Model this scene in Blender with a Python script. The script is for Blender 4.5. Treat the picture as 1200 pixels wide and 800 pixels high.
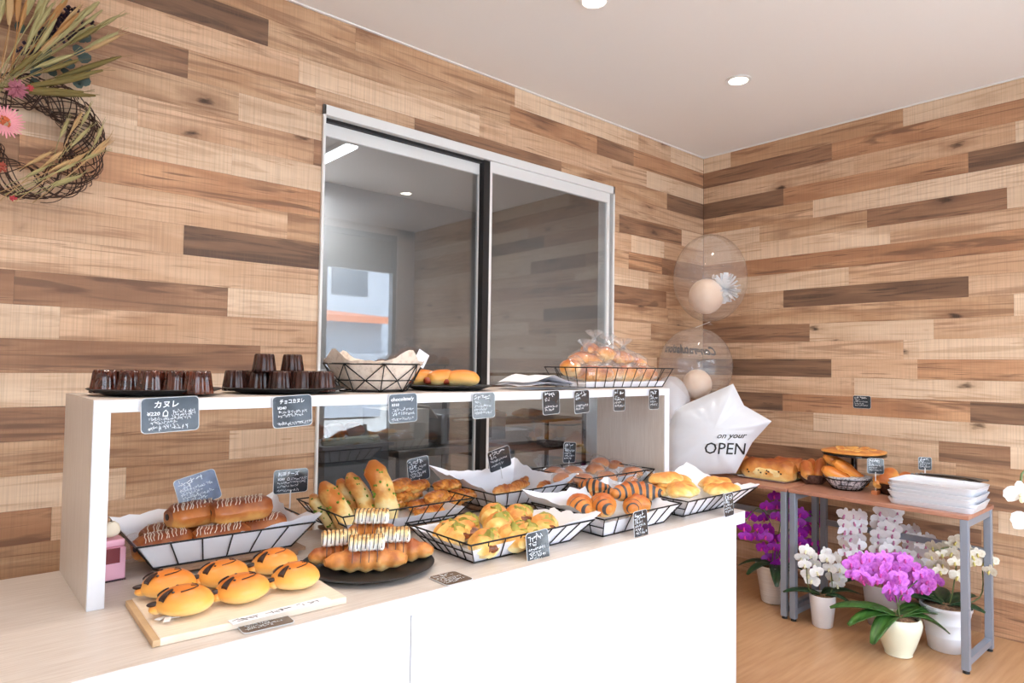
import bpy, bmesh, math, random
from math import sin, cos, pi, radians, atan2, sqrt
from mathutils import Vector, Matrix, noise
random.seed(7)
for o in list(bpy.data.objects): bpy.data.objects.remove(o)
S = bpy.context.scene; COL = S.collection
# ---------------------------------------------------------------- camera
CP = Vector((-4.163, -2.6802, 1.35)); FPX = 784.04; YAW, PIT, ROL = .8504, .0359, .0136
FW = Vector((cos(YAW)*cos(PIT), sin(YAW)*cos(PIT), sin(PIT)))
_r = Vector((sin(YAW), -cos(YAW), 0)); _u = _r.cross(FW)
RV = cos(ROL)*_r + sin(ROL)*_u; UV = -sin(ROL)*_r + cos(ROL)*_u
cam = bpy.data.objects.new('camera', bpy.data.cameras.new('camera')); COL.objects.link(cam)
cam.matrix_world = Matrix(((RV.x, UV.x, -FW.x, CP.x), (RV.y, UV.y, -FW.y, CP.y), (RV.z, UV.z, -FW.z, CP.z), (0, 0, 0, 1)))
cam.data.sensor_width = 36; cam.data.lens = FPX*36/1200; cam.data.clip_start = .02
S.camera = cam
# ---------------------------------------------------------------- sky and exposure
W0 = bpy.data.worlds.new('sky'); S.world = W0; W0.use_nodes = True
nt = W0.node_tree; nt.nodes.clear()
out = nt.nodes.new('ShaderNodeOutputWorld'); bg = nt.nodes.new('ShaderNodeBackground')
tc = nt.nodes.new('ShaderNodeTexCoord'); sp = nt.nodes.new('ShaderNodeSeparateXYZ'); cr = nt.nodes.new('ShaderNodeValToRGB')
cr.color_ramp.elements[0].position = 0; cr.color_ramp.elements[0].color = (.95, .97, 1, 1)
cr.color_ramp.elements[1].position = .7; cr.color_ramp.elements[1].color = (.62, .78, 1, 1)
nt.links.new(tc.outputs['Generated'], sp.inputs[0]); nt.links.new(sp.outputs['Z'], cr.inputs[0])
nt.links.new(cr.outputs[0], bg.inputs[0]); nt.links.new(bg.outputs[0], out.inputs[0])
bg.inputs[1].default_value = 8.0
vs = S.view_settings; vs.view_transform = 'Standard'; vs.look = 'None'; vs.gamma = 1; vs.use_curve_mapping = False
vs.exposure = 0.16
sun = bpy.data.objects.new('sun', bpy.data.lights.new('sun', 'SUN')); COL.objects.link(sun)   # high sun from behind the shop: lights the street, not the room
sun.data.energy = 14; sun.data.angle = .01; sun.data.color = (1, .96, .9); sun.rotation_euler = (radians(-38), radians(12), 0)
DOWNLIGHT_W = 26; KITCHEN_W = 42
# ---------------------------------------------------------------- helpers
def W(px, py, x=None, y=None, z=None, d=None):
    D = FW + RV*((px-600)/FPX) - UV*((py-400)/FPX)
    if d is not None: t = d
    elif x is not None: t = (x-CP.x)/D.x
    elif y is not None: t = (y-CP.y)/D.y
    else: t = (z-CP.z)/D.z
    return CP + D*t
def wall_t(u, z, ax):          # coordinate along a wall where the image column u meets height z
    K = RV*FPX - FW*(u-600)
    if ax == 'x': return (K.x*CP.x + K.y*(CP.y-0) - K.z*(z-CP.z))/K.x
    return (K.y*CP.y + K.x*(CP.x-0) - K.z*(z-CP.z))/K.y
def lin(c):
    return tuple(((v/255)/12.92 if v/255 <= .04045 else ((v/255+.055)/1.055)**2.4) for v in c)+(1,)
MATS = {}
def mat(name, rgb, rough=.5, metal=0, **k):
    if name in MATS: return MATS[name]
    m = bpy.data.materials.new(name); m.use_nodes = True; b = m.node_tree.nodes['Principled BSDF']
    b.inputs['Base Color'].default_value = lin(rgb); b.inputs['Roughness'].default_value = rough; b.inputs['Metallic'].default_value = metal
    for kk, v in k.items(): b.inputs[kk].default_value = v
    MATS[name] = m; return m
def N(m, t, **k):
    n = m.node_tree.nodes.new(t)
    for a, v in k.items(): setattr(n, a, v)
    return n
def LK(m, a, b): m.node_tree.links.new(a, b)
def ramp(m, stops):
    r = N(m, 'ShaderNodeValToRGB'); e = r.color_ramp.elements
    e[0].position, e[0].color = stops[0][0], lin(stops[0][1]); e[1].position, e[1].color = stops[-1][0], lin(stops[-1][1])
    for p, c in stops[1:-1]:
        x = e.new(p); x.color = lin(c)
    return r
def noisy(name, c1, c2, scale=20, rough=.6, stretch=(1, 1, 1), detail=4, lo=.35, hi=.65, bump=0, bscale=None, **k):
    if name in MATS: return MATS[name]
    m = mat(name, c1, rough, **k); b = m.node_tree.nodes['Principled BSDF']
    t = N(m, 'ShaderNodeTexCoord'); mp = N(m, 'ShaderNodeMapping'); mp.inputs['Scale'].default_value = stretch
    n = N(m, 'ShaderNodeTexNoise'); n.inputs['Scale'].default_value = scale; n.inputs['Detail'].default_value = detail
    r = ramp(m, [(lo, c1), (hi, c2)])
    LK(m, t.outputs['Object'], mp.inputs[0]); LK(m, mp.outputs[0], n.inputs[0]); LK(m, n.outputs[0], r.inputs[0]); LK(m, r.outputs[0], b.inputs['Base Color'])
    if bump:
        n2 = N(m, 'ShaderNodeTexNoise'); n2.inputs['Scale'].default_value = bscale or scale*3
        bp = N(m, 'ShaderNodeBump'); bp.inputs['Strength'].default_value = bump; bp.inputs['Distance'].default_value = .002
        LK(m, mp.outputs[0], n2.inputs[0]); LK(m, n2.outputs[0], bp.inputs['Height']); LK(m, bp.outputs[0], b.inputs['Normal'])
    return m
def crust(name, low, mid, high, b0=.15, b1=.75, nz=.5, scale=14, rough=.45, bump=.25):
    """baked dough: pale where it touched its neighbours, browner towards its top, with mottling"""
    if name in MATS: return MATS[name]
    m = mat(name, mid, rough); b = m.node_tree.nodes['Principled BSDF']
    b.inputs['Subsurface Weight'].default_value = .06; b.inputs['Subsurface Radius'].default_value = (.01, .005, .002)
    t = N(m, 'ShaderNodeTexCoord'); s = N(m, 'ShaderNodeSeparateXYZ'); n = N(m, 'ShaderNodeTexNoise')
    n.inputs['Scale'].default_value = scale; n.inputs['Detail'].default_value = 5
    oi = N(m, 'ShaderNodeObjectInfo'); ad = N(m, 'ShaderNodeVectorMath', operation='ADD'); sc = N(m, 'ShaderNodeVectorMath', operation='SCALE')
    LK(m, oi.outputs['Location'], sc.inputs[0]); sc.inputs['Scale'].default_value = 9
    LK(m, t.outputs['Object'], ad.inputs[0]); LK(m, sc.outputs[0], ad.inputs[1]); LK(m, ad.outputs[0], n.inputs[0]); LK(m, t.outputs['Generated'], s.inputs[0])
    a = N(m, 'ShaderNodeMath', operation='MULTIPLY_ADD'); LK(m, n.outputs[0], a.inputs[0]); a.inputs[1].default_value = nz*2; 
    c = N(m, 'ShaderNodeMath', operation='SUBTRACT'); LK(m, s.outputs['Z'], c.inputs[0]); c.inputs[1].default_value = nz
    LK(m, c.outputs[0], a.inputs[2])
    r = ramp(m, [(b0, low), ((b0+b1)/2, mid), (b1+.15, high)]); LK(m, a.outputs[0], r.inputs[0]); LK(m, r.outputs[0], b.inputs['Base Color'])
    n2 = N(m, 'ShaderNodeTexNoise'); n2.inputs['Scale'].default_value = 160; bp = N(m, 'ShaderNodeBump'); bp.inputs['Strength'].default_value = bump; bp.inputs['Distance'].default_value = .002
    LK(m, t.outputs['Object'], n2.inputs[0]); LK(m, n2.outputs[0], bp.inputs['Height']); LK(m, bp.outputs[0], b.inputs['Normal'])
    return m
def clear(name, tint=(1, 1, 1), gloss=.1, rough=.03, haze=0.0, fres=.5, hazecol=(1, 1, 1)):
    """thin clear sheet: transparency, Fresnel reflection and a little white haze"""
    if name in MATS: return MATS[name]
    m = bpy.data.materials.new(name); m.use_nodes = True; m.node_tree.nodes.clear(); MATS[name] = m
    o = N(m, 'ShaderNodeOutputMaterial'); tr = N(m, 'ShaderNodeBsdfTransparent'); tr.inputs[0].default_value = (*tint, 1)
    g = N(m, 'ShaderNodeBsdfGlossy'); g.inputs['Roughness'].default_value = rough
    lw = N(m, 'ShaderNodeLayerWeight'); lw.inputs[0].default_value = .5; f = N(m, 'ShaderNodeMath', operation='POWER'); LK(m, lw.outputs['Facing'], f.inputs[0]); f.inputs[1].default_value = 4
    a = N(m, 'ShaderNodeMath', operation='MULTIPLY_ADD', use_clamp=True); LK(m, f.outputs[0], a.inputs[0]); a.inputs[1].default_value = fres; a.inputs[2].default_value = gloss
    mx = N(m, 'ShaderNodeMixShader'); LK(m, a.outputs[0], mx.inputs[0]); LK(m, tr.outputs[0], mx.inputs[1]); LK(m, g.outputs[0], mx.inputs[2])
    if haze:
        d = N(m, 'ShaderNodeBsdfDiffuse'); d.inputs[0].default_value = (*hazecol, 1); m2 = N(m, 'ShaderNodeMixShader'); m2.inputs[0].default_value = haze
        LK(m, mx.outputs[0], m2.inputs[1]); LK(m, d.outputs[0], m2.inputs[2]); mx = m2
    LK(m, mx.outputs[0], o.inputs[0]); return m
def glow(name, rgb, st):
    if name in MATS: return MATS[name]
    m = bpy.data.materials.new(name); m.use_nodes = True; m.node_tree.nodes.clear(); MATS[name] = m
    o = N(m, 'ShaderNodeOutputMaterial'); e = N(m, 'ShaderNodeEmission'); e.inputs[0].default_value = lin(rgb); e.inputs[1].default_value = st
    LK(m, e.outputs[0], o.inputs[0]); return m
class M:
    def __init__(s): s.v = []; s.f = []; s.m = []
    def add(s, vs, fs, mi=0):
        k = len(s.v); s.v += [tuple(v) for v in vs]
        s.f += [tuple(i+k for i in f) for f in fs]; s.m += [mi]*len(fs); return s
    def box(s, c, sz, rz=0, mi=0, rot=None):
        R = rot or Matrix.Rotation(rz, 3, 'Z'); c = Vector(c)
        vs = [c + R @ Vector((sx*sz[0]/2, sy*sz[1]/2, z*sz[2]/2)) for z in (-1, 1) for sx, sy in ((-1, -1), (1, -1), (1, 1), (-1, 1))]
        return s.add(vs, [(3, 2, 1, 0), (4, 5, 6, 7), (0, 1, 5, 4), (1, 2, 6, 5), (2, 3, 7, 6), (3, 0, 4, 7)], mi)
    def b6(s, x0, x1, y0, y1, z0, z1, mi=0): return s.box(((x0+x1)/2, (y0+y1)/2, (z0+z1)/2), (x1-x0, y1-y0, z1-z0), 0, mi)
    def sweep(s, pts, rad, n=10, sq=1.0, up=(0, 0, 1), mi=0, mis=None, closed=False, fn=None, nz=0, nf=20, seed=0, cap=True):
        pts = [Vector(p) for p in pts]; L = len(pts); up = Vector(up)
        if not hasattr(rad, '__len__'): rad = [rad]*L
        vs = []; fs = []; ms = []
        for i, p in enumerate(pts):
            a = pts[(i-1) % L] if closed or i > 0 else p; b = pts[(i+1) % L] if closed or i < L-1 else p
            t = (b-a).normalized() if (b-a).length > 1e-9 else Vector((1, 0, 0))
            x = t.cross(up)
            if x.length < 1e-3: x = t.cross(Vector((.3, 1, .2)))
            x.normalize(); y = x.cross(t)
            for j in range(n):
                th = 2*pi*j/n; r = rad[i]*(fn(i/(L-1), th) if fn else 1)
                q = p + x*cos(th)*r + y*sin(th)*r*sq
                if nz:
                    dd = noise.noise(q*nf+Vector((seed*3.1, seed*1.7, 0)))*nz; q = q + (q-p).normalized()*dd
                vs.append(q)
        R = L if closed else L-1
        for i in range(R):
            for j in range(n):
                fs.append((i*n+j, i*n+(j+1) % n, ((i+1) % L)*n+(j+1) % n, ((i+1) % L)*n+j)); ms.append(mis[i] if mis else mi)
        if not closed and cap:
            k = len(vs); vs += [pts[0], pts[-1]]
            for j in range(n):
                fs.append(((j+1) % n, j, k)); ms.append(mis[0] if mis else mi)
                fs.append(((L-1)*n+j, (L-1)*n+(j+1) % n, k+1)); ms.append(mis[-1] if mis else mi)
        k = len(s.v); s.v += [tuple(v) for v in vs]; s.f += [tuple(i+k for i in f) for f in fs]; s.m += ms; return s
    def tube(s, pts, r, n=6, mi=0, closed=False): return s.sweep(pts, r, n, mi=mi, closed=closed)
    def lathe(s, prof, n=32, c=(0, 0, 0), mi=0, fn=None):
        vs = []; fs = []; L = len(prof)
        for i, (r, z) in enumerate(prof):
            for j in range(n):
                th = 2*pi*j/n; q = r*(fn(i/(L-1), th) if fn else 1)
                vs.append((c[0]+q*cos(th), c[1]+q*sin(th), c[2]+z))
        for i in range(L-1):
            for j in range(n): fs.append((i*n+j, i*n+(j+1) % n, (i+1)*n+(j+1) % n, (i+1)*n+j))
        if prof[0][0] > 1e-5: fs.append(tuple(range(n))[::-1])
        if prof[-1][0] > 1e-5: fs.append(tuple((L-1)*n+j for j in range(n)))
        return s.add(vs, fs, mi)
    def blob(s, c, sz, n=20, nz=.0, nf=20, seed=0, flat=.6, mi=0, pw=1.0, rot=None):
        vs = []; fs = []; c = Vector(c); h = n//2
        for i in range(h+1):
            ph = -pi/2+pi*i/h
            for j in range(n):
                th = 2*pi*j/n; d = Vector((cos(ph)*cos(th), cos(ph)*sin(th), sin(ph)))
                if pw != 1: d = Vector([math.copysign(abs(q)**pw, q) for q in d])
                q = Vector((d.x*sz[0]/2, d.y*sz[1]/2, d.z*sz[2]/2))
                if q.z < 0: q.z *= flat
                if nz: q += d*noise.noise(q*nf+Vector((seed*2.3, seed, seed*.7)))*nz
                if rot: q = rot @ q
                vs.append(c+q)
        for i in range(h):
            for j in range(n): fs.append((i*n+j, i*n+(j+1) % n, (i+1)*n+(j+1) % n, (i+1)*n+j))
        return s.add(vs, fs, mi)
def smooth(pts, k=6):
    P = [Vector(p) for p in pts]; o = []
    for i in range(len(P)-1):
        p0 = P[max(i-1, 0)]; p1 = P[i]; p2 = P[i+1]; p3 = P[min(i+2, len(P)-1)]
        for j in range(k):
            t = j/k; o.append(.5*((2*p1)+(p2-p0)*t+(2*p0-5*p1+4*p2-p3)*t*t+(3*p1-p0-3*p2+p3)*t**3))
    o.append(P[-1]); return o
def mesh(name, m, mats, sharp=35):
    me = bpy.data.meshes.new(name); me.from_pydata(m.v, [], m.f)
    for x in (mats if isinstance(mats, (list, tuple)) else [mats]): me.materials.append(x)
    me.polygons.foreach_set('material_index', m.m)
    bm = bmesh.new(); bm.from_mesh(me); bmesh.ops.recalc_face_normals(bm, faces=bm.faces); bm.to_mesh(me); bm.free()
    me.polygons.foreach_set('use_smooth', [True]*len(me.polygons)); me.set_sharp_from_angle(angle=radians(sharp)); me.update(); return me
def ob(name, m, mats, parent=None, loc=None, rz=None, label=None, kind=None, sharp=35, bevel=0):
    me = m if isinstance(m, bpy.types.Mesh) else mesh(name, m, mats, sharp)
    o = bpy.data.objects.new(name, me); COL.objects.link(o)
    if parent: o.parent = parent
    if loc is not None: o.location = loc
    if rz is not None: o.rotation_euler = (0, 0, rz)
    if label: o['label'] = label
    if kind: o['kind'] = kind
    if bevel:
        b = o.modifiers.new('bevel', 'BEVEL'); b.width = bevel; b.segments = 2; b.limit_method = 'ANGLE'
    return o
def tag(o, label, cat, group=None):
    o['label'] = label; o['category'] = cat
    if group: o['group'] = group
    return o
def T(name, label, cat, loc=(0, 0, 0), rz=0, group=None):
    o = bpy.data.objects.new(name, None); COL.objects.link(o); o.location = loc; o.rotation_euler = (0, 0, rz); o.empty_display_size = .05
    return tag(o, label, cat, group)
def struct(name, m, mats, parent=None, **k):
    o = ob(name, m, mats, parent, **k); o['kind'] = 'structure'; return o
def kids(o): return [c for c in bpy.data.objects if c.parent == o]
def dup(root, loc, rz=None, label=None, group=None):
    r = root.copy(); COL.objects.link(r); r.location = loc
    if rz is not None: r.rotation_euler = (0, 0, rz)
    if label: r['label'] = label
    if group: r['group'] = group
    for ch in kids(root):
        c = ch.copy(); COL.objects.link(c); c.parent = r
        for g in kids(ch):
            d = g.copy(); COL.objects.link(d); d.parent = c
    return r
# ---------------------------------------------------------------- materials
def plank_mat(name, base, streak, dark, knot=.0, amt=.5):
    m = mat(name, base, .62); b = m.node_tree.nodes['Principled BSDF']
    t = N(m, 'ShaderNodeTexCoord'); oi = N(m, 'ShaderNodeObjectInfo'); cb = N(m, 'ShaderNodeCombineXYZ')
    for i, k in enumerate((37., 11., 23.)):
        q = N(m, 'ShaderNodeMath', operation='MULTIPLY'); LK(m, oi.outputs['Random'], q.inputs[0]); q.inputs[1].default_value = k; LK(m, q.outputs[0], cb.inputs[i])
    ad = N(m, 'ShaderNodeVectorMath', operation='ADD'); LK(m, t.outputs['Object'], ad.inputs[0]); LK(m, cb.outputs[0], ad.inputs[1])
    def nz(sx, sz, det=4, dist=0.):
        mp = N(m, 'ShaderNodeMapping'); mp.inputs['Scale'].default_value = (sx, 1, sz); n = N(m, 'ShaderNodeTexNoise'); n.inputs['Scale'].default_value = 1; n.inputs['Detail'].default_value = det
        n.inputs['Distortion'].default_value = dist; LK(m, ad.outputs[0], mp.inputs[0]); LK(m, mp.outputs[0], n.inputs[0]); return n.outputs[0]
    def mix(fac, a, c, mode='MIX'):
        x = N(m, 'ShaderNodeMix', data_type='RGBA', blend_type=mode); LK(m, fac, x.inputs[0])
        for sck, v in ((x.inputs[6], a), (x.inputs[7], c)):
            if isinstance(v, tuple): sck.default_value = lin(v)
            else: LK(m, v, sck)
        return x.outputs[2]
    def rng(v, a, b_, c=0, d=1):
        x = N(m, 'ShaderNodeMapRange'); LK(m, v, x.inputs[0]); x.inputs[1].default_value = a; x.inputs[2].default_value = b_; x.inputs[3].default_value = c; x.inputs[4].default_value = d; return x.outputs[0]
    c = mix(rng(nz(1.1, 7, 3, 1.5), .35, .62, 0, min(1, amt*1.15)), base, streak)                   # broad blotches
    c = mix(rng(nz(1.4, 26, 6, 2.4), .46, .66, 0, amt*.75), c, streak)                  # flowing grain
    c = mix(rng(nz(.8, 14, 4, 3.0), .53, .64, 0, .5+knot*.3), c, dark)                          # heartwood bands
    c = mix(rng(nz(1.6, 48, 5, 2.0), .62, .68, 0, .75), c, dark)                        # thin dark veins
    vo = N(m, 'ShaderNodeTexVoronoi'); mp = N(m, 'ShaderNodeMapping'); mp.inputs['Scale'].default_value = (2.3, 1, 5.6); LK(m, ad.outputs[0], mp.inputs[0]); LK(m, mp.outputs[0], vo.inputs['Vector']); vo.inputs['Scale'].default_value = 1
    kn = N(m, 'ShaderNodeMath', operation='MULTIPLY_ADD'); LK(m, nz(18, 60, 4), kn.inputs[0]); kn.inputs[1].default_value = .22; LK(m, vo.outputs['Distance'], kn.inputs[2])
    c = mix(rng(kn.outputs[0], .14, .36+knot*.12, .7, 0), c, dark)                      # halo of a knot
    c = mix(rng(kn.outputs[0], .13, .21, .95, 0), c, (62, 42, 30))                       # its heart
    saw = rng(nz(230, 3, 2), .42, .7, 0, .22); c = mix(saw, c, (128, 92, 64))            # cross saw marks
    hue = N(m, 'ShaderNodeHueSaturation'); LK(m, c, hue.inputs['Color']); LK(m, rng(oi.outputs['Random'], 0, 1, 1.0, 1.13), hue.inputs['Value'])
    hue.inputs['Saturation'].default_value = .9; LK(m, hue.outputs[0], b.inputs['Base Color']); return m
PLK = {'P': plank_mat('pale_plank', (230, 202, 170), (214, 180, 144), (186, 142, 102), 0, .6),
       'L': plank_mat('light_plank', (220, 184, 148), (198, 154, 114), (150, 104, 70), .2, .8),
       'T': plank_mat('tan_plank', (212, 172, 132), (184, 138, 96), (130, 86, 56), .3, .9),
       'O': plank_mat('orange_brown_plank', (204, 152, 106), (172, 118, 76), (112, 74, 50), .8, .9),
       'B': plank_mat('brown_plank', (180, 134, 96), (146, 102, 70), (98, 68, 50), .5, 1),
       'D': plank_mat('dark_plank', (150, 110, 78), (118, 84, 60), (78, 58, 46), .5, 1)}
WHT = mat('white_laminate', (222, 224, 230), .35)
TOPM = noisy('white_grain_laminate', (214, 203, 194), (200, 186, 175), 4, .42, (2.5, 60, 1), 5)
SIDEM = noisy('white_grain_side', (222, 214, 206), (212, 202, 193), 4, .4, (60, 60, 3), 5)
CEILM = mat('ceiling_paint', (240, 238, 236), .9)
FLOORM = noisy('floor_wood', (204, 160, 118), (186, 138, 97), 3, .34, (1.2, 14, 1), 6, .3, .7)
BLK = mat('black_metal', (22, 22, 24), .4, .3); PLATEM = mat('black_plate', (24, 24, 27), .5)
STEEL = mat('steel', (150, 152, 154), .3, .9); GREY = mat('grey_painted_steel', (142, 150, 163), .35, .2)
PAPER = mat('white_paper', (240, 240, 244), .7); PAPER.node_tree.nodes['Principled BSDF'].inputs['Transmission Weight'].default_value = 0
CHOC = mat('chocolate', (52, 34, 30), .35); ICE = mat('white_icing', (240, 228, 214), .4)
ALU = mat('white_aluminium', (236, 237, 236), .35)
DKR = mat('dark_rubber', (25, 24, 25), .6)
TABM = noisy('pinkish_table_top', (186, 134, 112), (172, 120, 98), 5, .35, (40, 3, 1), 4)
GLS = clear('window_glass', (.80, .83, .85), .13, .0, 0, .8)
POTW = mat('white_pot', (232, 232, 236), .3)
# ---------------------------------------------------------------- room shell
ZC = 2.857; RH = .1109; WX0, WX1, WZ0, WZ1 = -2.911, -.990, .60, 2.461
XL, YB = -5.3, -3.66
m = M(); m.b6(XL-.15, .15, YB-.15, .15+2.6, -.1, 0); struct('floor', m, FLOORM)
m = M(); m.b6(XL-.15, .15, YB-.15, .15+2.6, ZC, ZC+.1); ceil = struct('ceiling', m, CEILM)
m = M()
for a in ((XL-.1, WX0, 0, ZC), (WX1, .1, 0, ZC), (WX0, WX1, 0, WZ0), (WX0, WX1, WZ1, ZC)): m.b6(a[0], a[1], .008, .12, a[2], a[3])
wl = struct('wall_left', m, mat('plaster_backing', (90, 66, 48), .9))
m = M(); m.b6(.008, .12, YB, .008, 0, ZC); wr = struct('wall_right', m, mat('plaster_backing', (90, 66, 48), .9))
m = M(); m.b6(XL-.12, XL, YB, 0.0, 0, ZC); struct('wall_far', m, mat('white_wall_paint', (225, 215, 205), .8))
ROWS_L = {0: 'T|417T|603.5P|748.5L|P', 1: 'D|314.5T|598O|700B|O', 2: 'L|350.5P|562L|717L|P', 3: 'B|220.6T|370L|486B|658T|782D',
 4: 'T|280P|377L|715L', 5: 'P|161.5L|368B|440T|640L|726B|799P', 6: 'P|272P|500L|740P|L', 7: 'O|450T|737O|B', 8: 'L|337T|560P|760L', 9: 'L|215.5D|500T|640B|781L',
 10: 'L|420T|783T', 11: 'B|16.5B|267P|560L|763T', 12: 'P|70L|450T|800L', 13: 'B|305L|600L|770B', 14: 'P|420L|790P', 15: 'B|95T|500B|780O', 16: 'T|269P|500B|760L',
 17: 'P|147.5T|470L|780T', 18: 'O|60L|420T|700L', 19: 'T|300L|600B'}
ROWS_R = {0: 'P|856T|1058P', 1: 'B|974.5O', 2: 'L|1000.5L|1190P', 3: 'D|918O|1134.5D', 4: 'T|952.5P', 5: 'P|890T|1016B|1180P', 6: 'P|1043L', 7: 'O', 8: 'P|994.5L',
 9: 'L|918D|1134.9L', 10: 'T|1188P', 11: 'B|948.6P|1094L', 12: 'L|1058.5P', 13: 'D|974L|1075O', 14: 'L|1001P', 15: 'D|917O|1137D', 16: 'L|953P', 17: 'L|1100B|1184P',
 18: 'B|1000L|1120T', 19: 'L|960T|1080B', 20: 'T|1060L|1170P', 21: 'D|990B|1150T', 22: 'P|1040L', 23: 'B|970T|1130L', 24: 'L|1015O', 25: 'T|900B|1150O'}
def plank_row(ax, r, spec, parent, lo, hi):
    z1 = ZC-RH*r; z0 = max(0, z1-RH); zm = (z0+z1)/2
    parts = spec.split('|'); tone = [parts[0]]; js = []
    for p in parts[1:]:
        k = len(p)
        if p[-1].isalpha() and len(p) > 1: js.append(wall_t(float(p[:-1]), zm, ax)); tone.append(p[-1])
        else: tone.append(p); js.append(None)
    for i, j in enumerate(js):
        if j is None: js[i] = (js[i-1] + (.35 if ax == 'x' else -.4))
    if ax == 'x': seq = [lo]+js+[hi]
    else: seq = [hi]+js+[lo]
    segs = []
    for i in range(len(tone)):
        a, b = sorted((seq[i], seq[i+1])); segs.append([a, b, tone[i]])
    out_ = []
    for a, b, tn in segs:            # very long boards beyond the frame are cut to board length
        while b-a > 1.9 and (ax == 'x' and a < -4.4 or ax == 'y' and a < -2.6):
            out_.append([a, a+1.1+.3*random.random(), random.choice('PLTLBO')]); a = out_[-1][1]
        out_.append([a, b, tn])
    g = .0003
    for a, b, tn in out_:
        if b-a < .01: continue
        th = .006+random.random()*.0012; cx = (a+b)/2; m = M()
        if ax == 'x':
            rect = [(a, b, z0, z1)]
            if z0 < WZ1 and z1 > WZ0:
                rect = []
                if a < WX0: rect.append((a, min(b, WX0), z0, z1))
                if b > WX1: rect.append((max(a, WX1), b, z0, z1))
                s0, s1 = max(a, WX0), min(b, WX1)
                if s1 > s0 and z1 > WZ1: rect.append((s0, s1, WZ1, z1))
                if s1 > s0 and z0 < WZ0: rect.append((s0, s1, z0, WZ0))
            if not rect: continue
            cx = (min(q[0] for q in rect)+max(q[1] for q in rect))/2
            for q in rect: m.b6(q[0]-cx+g, q[1]-cx-g, .008-th, .008, q[2]-zm+g, q[3]-zm-g)
            ob('plank', m, PLK[tn], parent, loc=(cx, 0, zm))
        else:
            m.b6(-(b-a)/2+g, (b-a)/2-g, -.008, th-.008, z0-zm+g, z1-zm-g)
            ob('plank', m, PLK[tn], parent, loc=(0, cx, zm), rz=pi/2)
for r in range(26):
    plank_row('x', r, ROWS_L.get(r, random.choice(['L|300B|700T', 'T|200P|600L'])), wl, XL, 0)
    plank_row('y', r, ROWS_R[r], wr, YB, 0)
m = M(); m.b6(-.012, 0, YB, -.0, ZC-.006, ZC); m.b6(XL, 0, -.012, -.0, ZC-.006, ZC); struct('trim_1', m, CEILM)
# storefront behind the camera
m = M(); m.b6(XL, 0, YB-.12, YB, 2.78, ZC); m.b6(-.22, .1, YB-.12, YB, 0, ZC); m.b6(XL-.1, -4.75, YB-.12, YB, 0, ZC)
wb = struct('wall_back', m, mat('white_wall_paint', (225, 215, 205), .8))
m = M(); xs = [-.22, -1.09, -2.3, -3.5, -4.75]
for x in xs: m.b6(x-.045, x+.045, YB-.1, YB-.02, 0, 2.78)
m.b6(-4.75, -.22, YB-.1, YB-.02, 2.36, 2.42); m.b6(-4.75, -.22, YB-.1, YB-.02, 0, .08); m.b6(-4.75, -.22, YB-.1, YB-.02, 2.72, 2.78)
w2 = struct('window_2', m, mat('grey_shopfront_frame', (150, 150, 152), .4, .3))
m = M(); m.b6(-4.7, -.25, YB-.07, YB-.055, 2.42, 2.72); struct('transom_panel', m, mat('grey_blind', (150, 142, 136), .8), w2)
for a, b in zip(xs[1:], xs[:-1]):
    m = M(); m.b6(a+.045, b-.045, YB-.064, YB-.058, .08, 2.36); struct('glass_pane', m, clear('shop_glass', (.96, .97, .97), .03, 0, 0, .6), w2)
# ---------------------------------------------------------------- service window in the planked wall
m = M()
m.b6(WX0, WX1, -.012, .11, WZ1-.045, WZ1); m.b6(WX0, WX1, -.012, .11, WZ0, WZ0+.03); m.b6(WX0, WX0+.012, -.012, .11, WZ0, WZ1); m.b6(WX1-.014, WX1, -.012, .11, WZ0, WZ1)
win = struct('window_1', m, ALU, bevel=.0015)
XM = wall_t(570, 1.8, 'x')
def sash(name, x0, x1, yc, st0, st1, top):
    m = M(); zt, zb = top, WZ0+.03
    m.b6(x0, x1, yc-.012, yc+.012, zt-.058, zt); m.b6(x0, x1, yc-.012, yc+.012, zb, zb+.05); m.b6(x0, x0+st0, yc-.012, yc+.012, zb+.05, zt-.058); m.b6(x1-st1, x1, yc-.012, yc+.012, zb+.05, zt-.058)
    s = struct(name, m, ALU, win, bevel=.001)
    m = M(); m.b6(x0+st0-.003, x1-st1+.003, yc-.003, yc+.003, zb+.047, zt-.055); struct('glass_pane', m, GLS, s); return s
sash('window_sash', WX0+.012, XM-.012, .055, .008, .012, WZ1-.058); sash('window_sash', XM+.018, WX1-.03, .015, .016, .024, WZ1-.045)
m = M(); m.b6(XM-.022, XM+.018, .004, .066, WZ0+.03, WZ1-.047); m.b6(WX0+.012, XM+.018, .02, .09, WZ1-.060, WZ1-.045); m.b6(WX1-.03, WX1-.014, .02, .03, WZ0+.03, WZ1-.045); struct('window_gasket', m, DKR, win)
# ---------------------------------------------------------------- kitchen behind the service window
KW = mat('taupe_kitchen_wall', (180, 176, 173), .9)
m = M(); m.b6(XL, .1, 2.5, 2.6, 0, ZC); struct('wall_kitchen', m, KW)
m = M(); m.b6(XL-.1, XL, .12, 2.5, 0, ZC); struct('wall_kitchen_left', m, KW); m = M(); m.b6(.0, .1, .12, 2.5, 0, ZC); struct('wall_kitchen_right', m, KW)
def kt(name, label, cat, **k): return T(name, label, cat, **k)
kt_ = T('work_table', 'long steel kitchen work table seen through the glass', 'table', (-2.05, .62, 0))
m = M(); m.b6(-.25, .5, -.3, .3, .86, .90); ob('tabletop', m, STEEL, kt_, bevel=.003)
for sx in (-.21, .46):
    for sy in (-.26, .26): m = M(); m.b6(sx-.02, sx+.02, sy-.02, sy+.02, 0, .86); ob('leg', m, STEEL, kt_)
m = M(); m.b6(-.21, .46, -.26, .26, .28, .30); ob('shelf', m, STEEL, kt_)
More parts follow.
